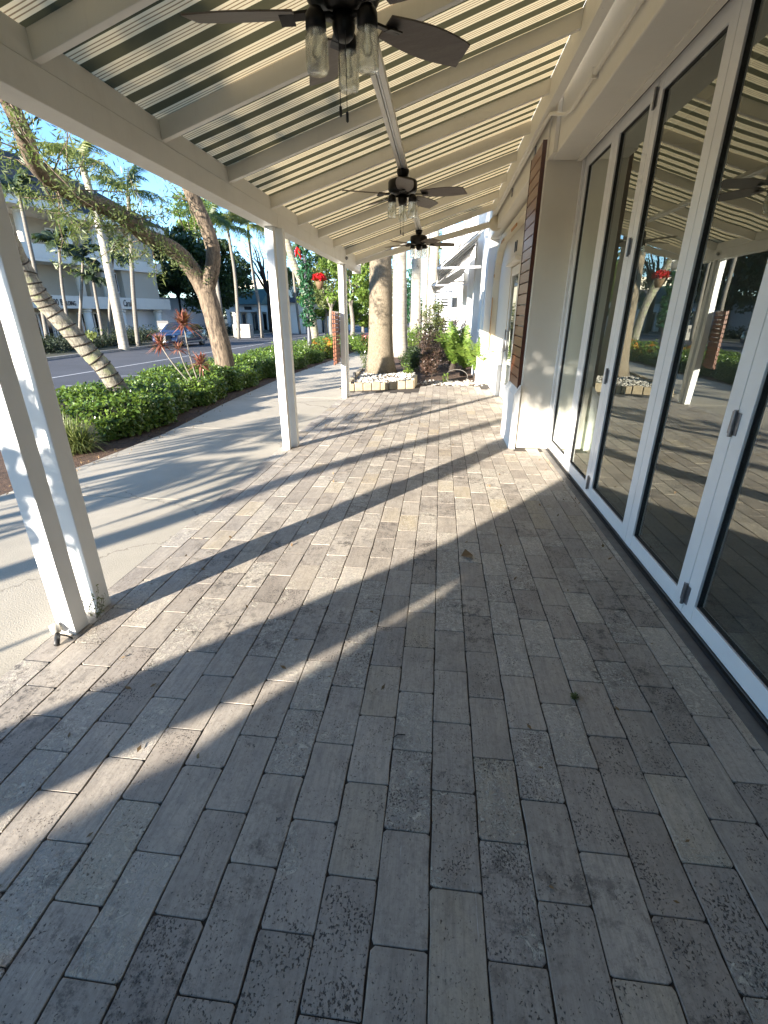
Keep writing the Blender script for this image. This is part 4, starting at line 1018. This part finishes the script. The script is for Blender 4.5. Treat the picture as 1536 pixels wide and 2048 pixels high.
# =================================================================== BUILDINGS ACROSS THE ROAD
O = Vector((-34, 38, 0)); U = Vector((.275, .961, 0)).normalized(); Nn = Vector((U.y, -U.x, 0))
def ub(px):
    d = sight(px, 629.3, 1.0); d.z = 0
    # O + U*u = d*k
    det = U.x * (-d.y) - (-d.x) * U.y; k = (U.x * (-O.y) - (-O.x) * U.y)
    a = np.array([[U.x, -d.x], [U.y, -d.y]]); r_ = np.linalg.solve(a, [-O.x, -O.y]); return float(r_[0])
def bb(m, u0, u1, n0, n1, z0, z1):
    c = O + U * (u0 + u1) / 2 + Nn * (n0 + n1) / 2 + Vector((0, 0, (z0 + z1) / 2)); return m.obox(c, U * (u1 - u0) / 2, Nn * (n1 - n0) / 2, Vector((0, 0, (z1 - z0) / 2)))
M['bwall'] = paint('beige_render', (.44, .40, .33), .12, .85); M['bband'] = paint('pale_band_render', (.68, .65, .59), .12, .8); M['roof'] = noisy('dark_shingle', (.05, .045, .045), (.03, .028, .03), 3, .9)
M['bluewall'] = paint('pale_wall', (.62, .63, .66), .05, .8)
bg_ = thing('office_building', 'three storey beige office building with white bands and round columns across the road', 'building', O)
uL, uM, uR = ub(-120), ub(160), ub(328)
bb(MB(), uL, uR, -14, -2.2, -1.1, 9.3).build('wall', M['bwall'], bg_)
bb(MB(), ub(262), uR, -2.19, -.25, 3.06, 9.08).build('end_wall', M['bwall'], bg_)
bb(MB(), ub(205), ub(262) - .01, -2.19, -.9, 3.06, 9.08).build('window_wall', M['bwall'], bg_)
bb(MB(), ub(95), ub(205) - .01, -2.19, -1.6, 3.06, 5.5).build('balcony_wall', M['bwall'], bg_)
bb(MB(), uL, uR + .8, -2.19, .35, 2.02, 3.05).build('fascia_band', M['bband'], bg_)
bb(MB(), uL, ub(205), -2.19, 1.3, 5.50, 5.72).build('balcony_slab', M['bband'], bg_)
bb(MB(), uL, ub(205), 1.15, 1.28, 5.73, 6.75).build('balcony_parapet', M['bband'], bg_)
bb(MB(), ub(205) + .01, uR + .6, -2.18, .1, 5.50, 6.45).build('fascia_band', M['bband'], bg_)
bb(MB(), uL, ub(155), -2.19, 2.3, 9.12, 9.72).build('eave', M['bband'], bg_)
bb(MB(), ub(155) + .01, uR + 1.0, -2.19, .9, 9.10, 9.60).build('eave', M['bband'], bg_)
def roofp(u0, u1, nf, z0, z1, hip):
    m = MB(); P = lambda u, n, z: O + U * u + Nn * n + Vector((0, 0, z))
    m.add([P(u0, nf, z0), P(u1, nf, z0), P(u1 - hip, nf - 7, z1), P(u0, nf - 7, z1), P(u1, nf - 14, z0), P(u0, nf - 14, z0)], [(0, 1, 2, 3), (1, 4, 2), (4, 5, 3, 2), (0, 3, 5), (0, 5, 4, 1)])
    m.build('roof', M['roof'], bg_)
roofp(uL, ub(155), 2.35, 9.73, 14.2, 1); roofp(ub(155) + .02, uR + 1.1, .95, 9.62, 14.6, 7)
def col(px, n, z0, z1, r=.33):
    c = O + U * ub(px) + Nn * n; MB().tube([(c.x, c.y, z0), (c.x, c.y, z1)], r, 16).lathe([(r, 0), (r * 1.25, .05), (r * 1.25, .25), (r, .3)], (c.x, c.y, z1 - .3), 16).build('column', M['bband'], bg_, True)
for px in (-40, 20, 75, 158, 222): col(px, .7 if px < 160 else -.1, 5.74, 9.10)
for px in (-40, 20, 75, 178, 228): col(px, -.2, 3.05, 5.49)
for px in (-40, 20, 178, 246, 319): col(px, -.2, -1.1, 2.01, .36)
bb(MB(), ub(262), uR + 3, -2.19, -1.0, -1.1, 2.01).build('ground_wall', M['bluewall'], bg_)
def bwin(px0, px1, z0, z1, n, k=2, nm='window'):
    u0, u1 = ub(px0), ub(px1); f = bb(MB(), u0, u1, n, n + .08, z0, z1).build(nm, M['white'], bg_)
    for i in range(k):
        a = u0 + (u1 - u0) * i / k + .09; b = u0 + (u1 - u0) * (i + 1) / k - .09
        bb(MB(), a, b, n + .081, n + .10, z0 + .12, z1 - .12).build('pane', M['wglass'], f)
bwin(237, 260, 3.5, 5.3, -.89); bwin(217, 241, 6.8, 8.7, -.89); bwin(190, 203, 4.0, 5.3, -1.59, 1)
bwin(5, 45, 6.0, 8.3, -2.19, 3, 'balcony_door'); bwin(60, 72, 6.2, 7.8, -2.19, 1); bwin(163, 185, 5.9, 8.5, -2.19, 2, 'balcony_door'); bwin(78, 92, 3.2, 5.0, -2.19, 1, 'balcony_door')
for (a, b) in ((56, 92), (95, 132), (134, 150), (152, 168), (186, 206), (210, 232)): bwin(a, b, -1.0, 1.7, -2.19, 3, 'shop_window')
bb(MB(), uR + 0, uR + 14, -9, -4, -1.1, 3.4).build('side_wing', M['bluewall'], bg_)
# lettering on the fascia
def letters(txt, px, px1, z, size, parent, sh=0, nm='lettering', ext=.02):
    c = bpy.data.curves.new(nm, 'FONT'); c.body = txt; c.size = size; c.extrude = ext; c.shear = sh; c.space_character = 1.05
    o = bpy.data.objects.new(nm, c); COL.objects.link(o)
    dg = bpy.context.evaluated_depsgraph_get(); me = bpy.data.meshes.new_from_object(o.evaluated_get(dg)); bpy.data.objects.remove(o)
    wd_ = max(v_.co.x for v_ in me.vertices); sx = (ub(px1) - ub(px)) / wd_
    L = Matrix(((U.x * sx, 0, Nn.x, 0), (U.y * sx, 0, Nn.y, 0), (0, 1, 0, 0), (0, 0, 0, 1)))
    p_ = O + U * ub(px) + Nn * .375; me.transform(Matrix.Translation((p_.x, p_.y, z)) @ L)
    me.materials.clear(); me.materials.append(M['black']); return link(nm, me, None, parent)
letters('600 B', 102, 126, 2.27, .72, bg_); letters('UILDING', 127, 151, 2.27, .52, bg_)
letters('Carolyn', 245, 268, 2.27, .85, bg_, .35)
# shops further along, across the road
def shops(name, label, px0, px1, Y, zt, roofmat, roofz, sign, ncol, wm='bband', z0=-1.0, depth=12, band=(.8, 1.7)):
    a, b = sight(px0, 629.3, Y), sight(px1, 629.3, Y); x0, x1 = a.x, b.x
    g = thing(name, label, 'building', ((x0 + x1) / 2, Y, z0))
    MB().box(x0, x1, Y + 2.5, Y + depth, z0, zt).build('wall', M[wm], g)
    MB().box(x0, x1, Y, Y + 2.49, z0 + 2.9, z0 + 3.9).build('fascia', M['bband'], g)
    m = MB(); m.prism([(Y - .6, z0 + 3.91), (Y + 4, z0 + 3.91), (Y + 4, roofz)], x0 - .3, x1 + .3, 'x'); m.build('roof', M[roofmat], g)
    for i in range(ncol): x = x0 + (x1 - x0) * (i + .2) / (ncol - .6); MB().box(x - .28, x + .28, Y + .1, Y + .7, z0, z0 + 2.89).build('column', M['bband'], g)
    k = ncol * 2
    for i in range(k):
        xa = x0 + (x1 - x0) * (i + .15) / k; xb = x0 + (x1 - x0) * (i + .85) / k; f_ = MB().box(xa, xb, Y + 2.42, Y + 2.49, z0 + .3, z0 + 2.6).build('window', M['white'] if i % 3 == 0 else M['wglass'], g)
    if sign: MB().box(x0 + (x1 - x0) * .55, x0 + (x1 - x0) * .75, Y - .06, Y - .004, z0 + 3.2, z0 + 3.6).build('sign_board', M['black'], g)
    return g
M['green_roof'] = noisy('green_canvas_roof', (.035, .085, .07), (.025, .06, .05), 2, .7)
M['cream'] = paint('cream_render', (.66, .60, .47), .08, .85)
shops('shop_row', 'row of shops with a green roof and dark sign past the forked tree', 452, 522, 72, 3.2, 'green_roof', 5.2, True, 4)
shops('shop_row', 'shops with a brown roof next to the doubled post', 523, 552, 76, 3.2, 'roof', 5.0, False, 3)
g = thing('cream_block', 'large cream flat roofed block above the green roofed shops', 'building', (-45, 100, 0)); a, b = sight(470, 600, 98), sight(562, 600, 98); MB().box(a.x, b.x, 98, 115, -1, sight(510, 566, 98).z).build('wall', M['cream'], g); MB().box(a.x - .3, b.x + .3, 97.7, 115.3, sight(510, 566, 98).z + .01, sight(510, 566, 98).z + .6).build('parapet', M['cream'], g)
shops('shop_row', 'low white colonnade seen just right of the doubled post', 566, 604, 62, 2.6, 'roof', 3.6, False, 5)
shops('shop_row', 'grey blue shop front seen behind the hanging basket', 618, 672, 66, 3.4, 'roof', 4.4, False, 4, 'bluewall')
# utility box
g = thing('utility_box', 'pale utility cabinet on the far verge behind the car', 'utility box', (-23.5, 52, RZ)); c = sight(486, 690, 50); MB().box(c.x - .9, c.x + .9, 50, 51, RZ, RZ + 1.3).build('cabinet', M['curb'], g, bevel=.04); MB().box(c.x - .6, c.x - .1, 49.96, 49.995, RZ + .7, RZ + 1.0).build('vent', M['black'], g)
c = sight(328, 662, 44); g = thing('notice_board', 'small dark notice board by the office building entrance', 'sign', (c.x, 44, RZ)); MB().box(c.x - .55, c.x + .55, 44, 44.08, .1, 1.0).build('board', M['black'], g); MB().box(c.x - .45, c.x + .45, 43.96, 43.995, .2, .75).build('panel', M['curb'], g); MB().box(c.x - .05, c.x + .05, 44.09, 44.15, RZ, 1.0).build('pole', M['black'], g)

# far verge hedges and palms by the office
for i, (px, Y, w_, h_, mt_, lab) in enumerate([(120, 29, 3.2, .9, 'dark_leaf', 'dark shrub mass on the far verge behind the leaning palm'), (180, 32, 2.6, .9, 'dark_leaf', 'dark shrub with pale blooms in front of the office windows'), (230, 35, 2.8, .8, 'dark_leaf', 'dark clipped shrub at the foot of the grey palm'), (290, 40, 3.0, 1.3, 'dark_leaf', 'dark hedge below the blue white office wall'), (345, 44, 3, 1.2, 'dark_leaf', 'dark hedge behind the parked car'), (470, 52, 3.2, 1.2, 'dark_leaf', 'dark hedge on the far verge right of the forked tree'), (530, 58, 3.4, 1.1, 'dark_leaf', 'dark hedge before the brown roofed shops'), (60, 27, 2.6, 1.0, 'dark_leaf', 'dark shrub left of the leaning palm')]):
    c = sight(px, 680, Y); c.x = far_kerb(Y) - 2.6 - (2.0 if px > 240 and px < 360 else 0)
    plantbed('verge_shrub', lab, 'shrub', (c.x - .8, Y, RZ), w_ * .7, h_ * .62, 2200, 'vdark', .2)
pts = [tuple(sight(183 + random.gauss(0, 7), 672 + random.gauss(0, 5), 27.5)) for _ in range(60)]
o = lk('white_blooms', leaves_mesh('white_blooms', pts, .22, 1.3, mat=M['grass'])); tag(o, 'cluster of pale blooms on the verge shrub before the office', 'flowers', kind='stuff')
def P3(px, py, Y): return sight(px, py, Y)
def tallpalm(label, pxb, Y, pts_, r0, r1, key, nfr, fs, mat='slim', grp='palms along the far side of the road'):
    P = [P3(px, py, Y) for px, py in pts_]; P[0].z = RZ - .2
    g = thing('palm_tree', label, 'palm tree', P[0], grp)
    limb(P, r0, r1, 'trunk', g, M[mat], 9, .0); crown(g, P[-1], nfr, key, fs, (-.35, 1.1)); return g
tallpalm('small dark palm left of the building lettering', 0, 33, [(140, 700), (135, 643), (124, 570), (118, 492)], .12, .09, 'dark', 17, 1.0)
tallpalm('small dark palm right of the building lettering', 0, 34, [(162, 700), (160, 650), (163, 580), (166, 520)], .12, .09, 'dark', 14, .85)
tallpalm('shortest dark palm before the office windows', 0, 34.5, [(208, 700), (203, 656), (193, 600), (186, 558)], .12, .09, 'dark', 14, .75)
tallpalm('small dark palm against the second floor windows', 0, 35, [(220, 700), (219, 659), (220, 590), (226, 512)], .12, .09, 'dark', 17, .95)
tallpalm('tall thin palm with drooping crown at the office balcony', 0, 30, [(95, 690), (73, 555), (55, 470), (37, 385)], .13, .10, 'dark', 15, .95)
tallpalm('thick grey palm with a yellow green crown above the tree limb', 0, 31, [(247, 690), (240, 650), (218, 540), (203, 470), (182, 390), (162, 322)], .34, .17, 'yellow', 17, .95, 'royal')
tallpalm('tall slim palm in front of the right wing of the office', 0, 34, [(278, 700), (272, 650), (265, 560), (261, 470), (256, 385)], .16, .12, 'green', 14, 1.0)
tallpalm('slim palm rising just right of the forked trunk', 0, 46, [(447, 680), (440, 610), (431, 545), (424, 470), (420, 440)], .2, .14, 'green', 14, 1.1)
tallpalm('tall palm with green yellow crown left of the doubled post', 0, 48, [(478, 680), (474, 602), (469, 544), (463, 505), (455, 455)], .17, .12, 'yellow', 17, 1.15)
tallpalm('tall palm with golden crown beside the doubled post', 0, 50, [(526, 690), (518, 612), (507, 550), (500, 500), (496, 452)], .17, .12, 'yellow', 17, 1.2)
tallpalm('leaning pale palm wrapped with cable behind the garland lamp post', 0, 24, [(636, 680), (625, 640), (606, 575), (585, 520), (571, 470), (560, 400)], .19, .14, 'green', 14, 1.0, 'coco')
tallpalm('small distant palm with curled crown beside the doubled post', 0, 60, [(600, 660), (592, 600), (586, 540), (582, 512)], .15, .12, 'green', 13, .9)
tallpalm('thin distant palm left of the thick trunk', 0, 70, [(738, 650), (733, 630), (728, 610), (722, 588)], .15, .12, 'green', 12, .9)
tallpalm('second thin distant palm left of the thick trunk', 0, 74, [(746, 650), (742, 630), (736, 600), (732, 575)], .15, .12, 'green', 12, .9)

# broad trees
def tree(label, c, rx, rz, zc, n, mat, size, trunk_r, Hb, tm='bark_d', name='shade_tree', ncl=40, limbs=7, grp='trees beyond the road', rcl=.30):
    g = thing(name, label, 'tree', (c[0], c[1], Hb), grp); base = Vector((c[0], c[1], Hb)); cc = Vector((c[0], c[1], zc))
    sp_ = base.lerp(cc, .55); limb([base, base.lerp(sp_, .5) + Vector((random.gauss(0, .1), 0, 0)), sp_], trunk_r, trunk_r * .7, 'trunk', g, M[tm], 10, .04)
    m = MB(); cen = []
    for i in range(limbs):
        a = i * 2.4 + random.uniform(-.3, .3); e = cc + Vector((math.cos(a) * rx * random.uniform(.4, .8), math.sin(a) * rx * random.uniform(.4, .8), rz * random.uniform(-.3, .7)))
        P = bend(sp_, e, 5, (0, 0, .1 * rz), rx * .04); m.tube(P, [trunk_r * .55 * (1 - .8 * k / 5) for k in range(6)], 6)
    m.build('limbs', M[tm], g)
    for _ in range(ncl):
        d = Vector([random.gauss(0, 1) for _ in range(3)]).normalized(); r_ = random.uniform(.45, .95); cen.append(cc + Vector((d.x * rx * r_, d.y * rx * r_, d.z * rz * r_)))
    rad = [rcl * rx * random.uniform(.55, 1.1) for _ in cen]
    lk('crown', leaves_mesh('crown', clumps(cen, rad, n // ncl, .35, .75), size, 1.9, up=.3, mat=M[mat]), g); return g
c = sight(412, 540, 58); tree('large dark ficus tree behind the forked tree', (c.x, 58, 0), 5.2, 4.4, c.z, 16000, 'dark_leaf', .42, .55, RZ, ncl=60)
c = sight(372, 425, 62); tree('sunlit tree top showing above the dark ficus', (c.x, 64, 0), 3.4, 1.9, c.z, 4500, 'bright', .35, .3, RZ, ncl=26)
c = sight(345, 520, 60); tree('dark tree beside the right end of the office', (c.x, 60, 0), 3.6, 4.6, c.z - .5, 6500, 'dark_leaf', .40, .35, RZ, ncl=34)
c = sight(525, 520, 64); g = tree('sparse leafless tree between the slim palms', (c.x + .4, 64, 0), 4.2, 3.4, c.z, 900, 'olive', .22, .32, RZ, ncl=50, limbs=16)
for px, py, Y, rx, rz, mt_, lab in ((660, 560, 45, 3.0, 2.6, 'olive', 'grey green tree above the hanging basket'), (700, 545, 40, 2.4, 3.0, 'bright', 'bright green tree right of the far post'), (650, 600, 52, 2.6, 1.8, 'bright', 'light green tree left of the far post'), (725, 620, 55, 2.4, 2.0, 'bright', 'small bright tree left of the thick palm trunk'), (590, 580, 70, 4.0, 3.4, 'olive', 'tree behind the leaning palm by the doubled post'), (757, 560, 75, 3.5, 4.5, 'olive', 'tree showing between the first two palm trunks'), (795, 600, 80, 3.5, 3.5, 'olive', 'tree in the gap right of the second trunk'), (690, 500, 60, 3.6, 3.0, 'dark_leaf', 'tall dark green tree under the beam end')):
    c = sight(px, py, Y); tree(lab, (c.x, Y, 0), rx, rz, c.z, 5200, mt_, .26 if Y < 60 else .34, .2, RZ, 'slim', ncl=40, rcl=.27)
# tree line closing the view
m_pts = []; m_c = []
for i in range(150):
    x = -150 + i * 1.35 + random.uniform(-.8, .8); y = 128 + random.uniform(-6, 10) - (x + 40) * .05; m_c.append((x, y, random.uniform(0, 4.5)))
for i in range(90):
    y = -10 + i * 1.5; m_c.append((-64 + random.uniform(-2, 2) , y, random.uniform(0, 5.5)))
o = lk('tree_line', leaves_mesh('tree_line', clumps(m_c, [2.6] * len(m_c), 170, .3, .9), .75, 1.7, mat=M['dark_leaf'])); tag(o, 'distant dark green tree line beyond the buildings', 'trees', kind='stuff')

# =================================================================== CAR
def car(x0, x1, yf, L, zg, label):
    W = x1 - x0; g = thing('parked_car', label, 'car', ((x0 + x1) / 2, yf + L / 2, zg))
    cx = (x0 + x1) / 2; pf = [(0, .42), (.03, .62), (.12, .86), (.9, 1.02), (1.25, 1.06), (1.95, 1.55), (2.5, 1.66), (3.6, 1.64), (4.35, 1.25), (4.68, 1.08), (4.75, .62), (4.7, .34), (3.0, .26), (.2, .28)]
    m = MB(); n = len(pf); vs = []
    for sx, ins in ((-1, 0), (1, 0)):
        pass
    secs = [(-1.0, .10), (-.93, .0), (.93, .0), (1.0, .10)]
    for k, (f, e) in enumerate(secs):
        for (y, z) in pf:
            tum = .17 * max(0, (z - 1.0) / .65); yy = yf + min(max(y, e * 1.2), L - e * 1.2); vs.append((cx + f * (W / 2) * (1 - tum), yy, zg + z - (e * .3 if z > 1.2 else 0)))
    fs = [tuple(range(n)), tuple(range(4*n - 1, 3*n - 1, -1))] + [(k*n+i, k*n+(i+1) % n, (k+1)*n+(i+1) % n, (k+1)*n+i) for k in range(3) for i in range(n)]
    b = m.add(vs, fs).build('body', M['carpaint'], g, True, bevel=.03)
    for s in (-1, 1):
        xw = cx + s * (W / 2 + .004)
        def q(y, z): return (cx + s * (W / 2 * (1 - .17 * max(0, (z - 1.0) / .65)) + .006), yf + y, zg + z)
        for a, b_, c_, d in (((1.45, 1.08), (2.35, 1.08), (2.35, 1.56), (2.0, 1.50)), ((2.42, 1.08), (3.3, 1.08), (3.3, 1.57), (2.42, 1.57)), ((3.36, 1.08), (4.2, 1.12), (3.75, 1.50), (3.36, 1.56))):
            w_ = MB().add([q(*a), q(*b_), q(*c_), q(*d)], [(0, 1, 2, 3)]).build('side_window', M['wglass'], g)
        MB().box(min(xw, xw - s * .02), max(xw, xw - s * .02) + .0, yf + .9, yf + 3.9, zg + .30, zg + .42).build('sill_trim', M['steel'], g)
        MB().beam(q(1.4, 1.07), q(4.2, 1.11), .02, .025).build('window_trim', M['white'], g)
        for yy in (.95, 3.80):
            c = Vector((cx + s * (W / 2 - .10), yf + yy, zg + .37)); wh = MB().lathe([(.22, -.12), (.36, -.11), (.37, -.05), (.37, .07), (.34, .11), (.22, .105)], c, 24, (s, 0, 0)).build('wheel', M['black'], g, True)
            rm = MB()
            for k in range(5):
                a = k * 2 * math.pi / 5; rm.beam(c + Vector((s * .105, 0, 0)), c + Vector((s * .10, math.cos(a) * .235, math.sin(a) * .235)), .05, .02, (1, 0, 0))
            rm.lathe([(.235, .06), (.255, .112), (.235, .112)], c, 24, (s, 0, 0)); rm.build('rim', M['rim'], wh)
        MB().lathe([(0, 0), (.10, 0), (.11, .03), (0, .05)], (cx + s * (W / 2 - .32), yf + .10, zg + .78), 16, (0, -1, .25)).build('headlight', M['rim'], g, True)
        MB().obox((cx + s * (W / 2 + .10), yf + 1.55, zg + 1.12), (.09, 0, 0), (0, .05, 0), (0, 0, .07)).build('mirror', M['carpaint'], g, bevel=.02)
    MB().add([(cx - .72, yf + 1.30, zg + 1.09), (cx + .72, yf + 1.30, zg + 1.09), (cx + .62, yf + 1.93, zg + 1.56), (cx - .62, yf + 1.93, zg + 1.56)], [(0, 1, 2, 3)]).build('windscreen', M['wglass'], g)
    MB().box(cx - .5, cx + .5, yf - .02, yf + .06, zg + .48, zg + .82).build('grille', M['black'], g); MB().box(cx - .26, cx + .26, yf - .035, yf - .022, zg + .36, zg + .47).build('number_plate', M['white'], g)
    return g
t = NT('deep_blue_car_paint'); t.set((.008, .014, .05), .22, .3, .5); t.b.inputs['Coat Weight'].default_value = .8; M['carpaint'] = t.m
M['rim'] = noisy('alloy_rim', (.5, .5, .52), (.4, .4, .42), 8, .3, metal=.8)
car(-20.45, -18.5, 33.7, 4.75, RZ, 'deep blue SUV parked along the far kerb, half hidden by the forked tree')

# =================================================================== TREES AND ADDED OCCLUDERS BEHIND THE VIEWER (they shade the near patio)
Nh = Vector((.829, -.559, 0)); Dh = Vector((.559, .829, 0))
def ST(s_, t_, z=0): return Nh * s_ + Dh * t_ + Vector((0, 0, z))
g = thing('palm_tree', 'leaning palm behind the viewer whose trunk shades the near pavers', 'palm tree', ST(-2.2, -4.3, 0))
limb([ST(-2.20, -4.2, -.2), ST(-1.96, -4.2, .72), ST(-1.81, -4.2, 1.0), ST(-1.63, -4.2, 1.25), ST(-1.45, -4.2, 1.55), ST(-1.38, -4.2, 2.0), ST(-1.36, -4.2, 2.6)], .19, .17, 'trunk', g, M['coco'], 12, .05)
crown(g, ST(-1.40, -4.2, 2.6), 12, 'green', .8)
g = thing('palm_tree', 'slim palm behind the viewer by the walk', 'palm tree', ST(-3.6, -8, 0))
limb([ST(-3.72, -8, -.2), ST(-3.5, -8, 1.9), ST(-3.6, -8, 2.6), ST(-3.42, -8, 3.1), ST(-3.2, -8, 3.8)], .11, .10, 'trunk', g, M['coco'], 12, .05)
crown(g, ST(-3.2, -8, 3.9), 12, 'green', .8)
g = thing('occluder_hedge', 'dense tall hedge added unseen behind the viewer to shade the near patio', 'hedge', ST(1.4, -6, 0))  # unseen occluder added for the foreground shade; edge shaped for the lit wedge
m = MB(); c = ST(2.1, -6.6, 2.4); m.obox(c, Nh * 3.25, Dh * .55, Vector((0, 0, 2.5))); m.build('shadow_core', M['core'], g)
pts = []
for _ in range(9000): pts.append(tuple(ST(random.uniform(-1.0, 5.6), -6.6 + random.gauss(0, .5), random.uniform(0, 5.1))))
for _ in range(5200):
    z_ = random.uniform(0, 4.2); e_ = float(np.interp(z_, [0, 1.45, 2.05, 2.35, 5], [-1.42, -1.42, -1.22, -1.42, -1.45])); pts.append(tuple(ST(e_ + abs(random.gauss(0, .15)), -6.6 + random.gauss(0, .35), z_)))
lk('foliage', leaves_mesh('foliage', pts, .12, 1.8, mat=M['hedge']), g)
for s_, t_, z_, key in ((-5.1, -4.6, 1.5, 'wide'),):
    g = thing('palm_tree', {-5.1: 'low young palm behind the viewer beside the walk', -6.4: 'mid sized palm behind the viewer near the kerb', -8.2: 'palm behind the viewer at the kerb'}[s_], 'palm tree', ST(s_, t_, 0))
    limb([ST(s_, t_, -.4), ST(s_, t_, z_ * .5), ST(s_, t_, z_)], .10, .08, 'trunk', g, M['coco'], 10, .03); crown(g, ST(s_, t_, z_), 6, key, .6, (-.2, 1.1))

g = thing('occluder_tree', 'unseen slim tree added behind the viewer to dapple the nearest posts', 'tree', ST(-2.6, -4.0, 0))  # unseen leaf clumps on a thin stem, added to shade the post faces
MB().tube([ST(-2.6, -4.0, -.1), ST(-2.62, -4.0, .9), ST(-2.6, -4.0, 1.8)], .016, 8).build('trunk', M['bark_d'], g, True)
lk('foliage', leaves_mesh('foliage', clumps([ST(-2.62, -4.0, 1.62), ST(-2.55, -4.1, 1.9), ST(-2.66, -3.9, 2.15)], [.15, .14, .13], 110, .1, 1.3), .10, 1.8, mat=M['olive']), g)
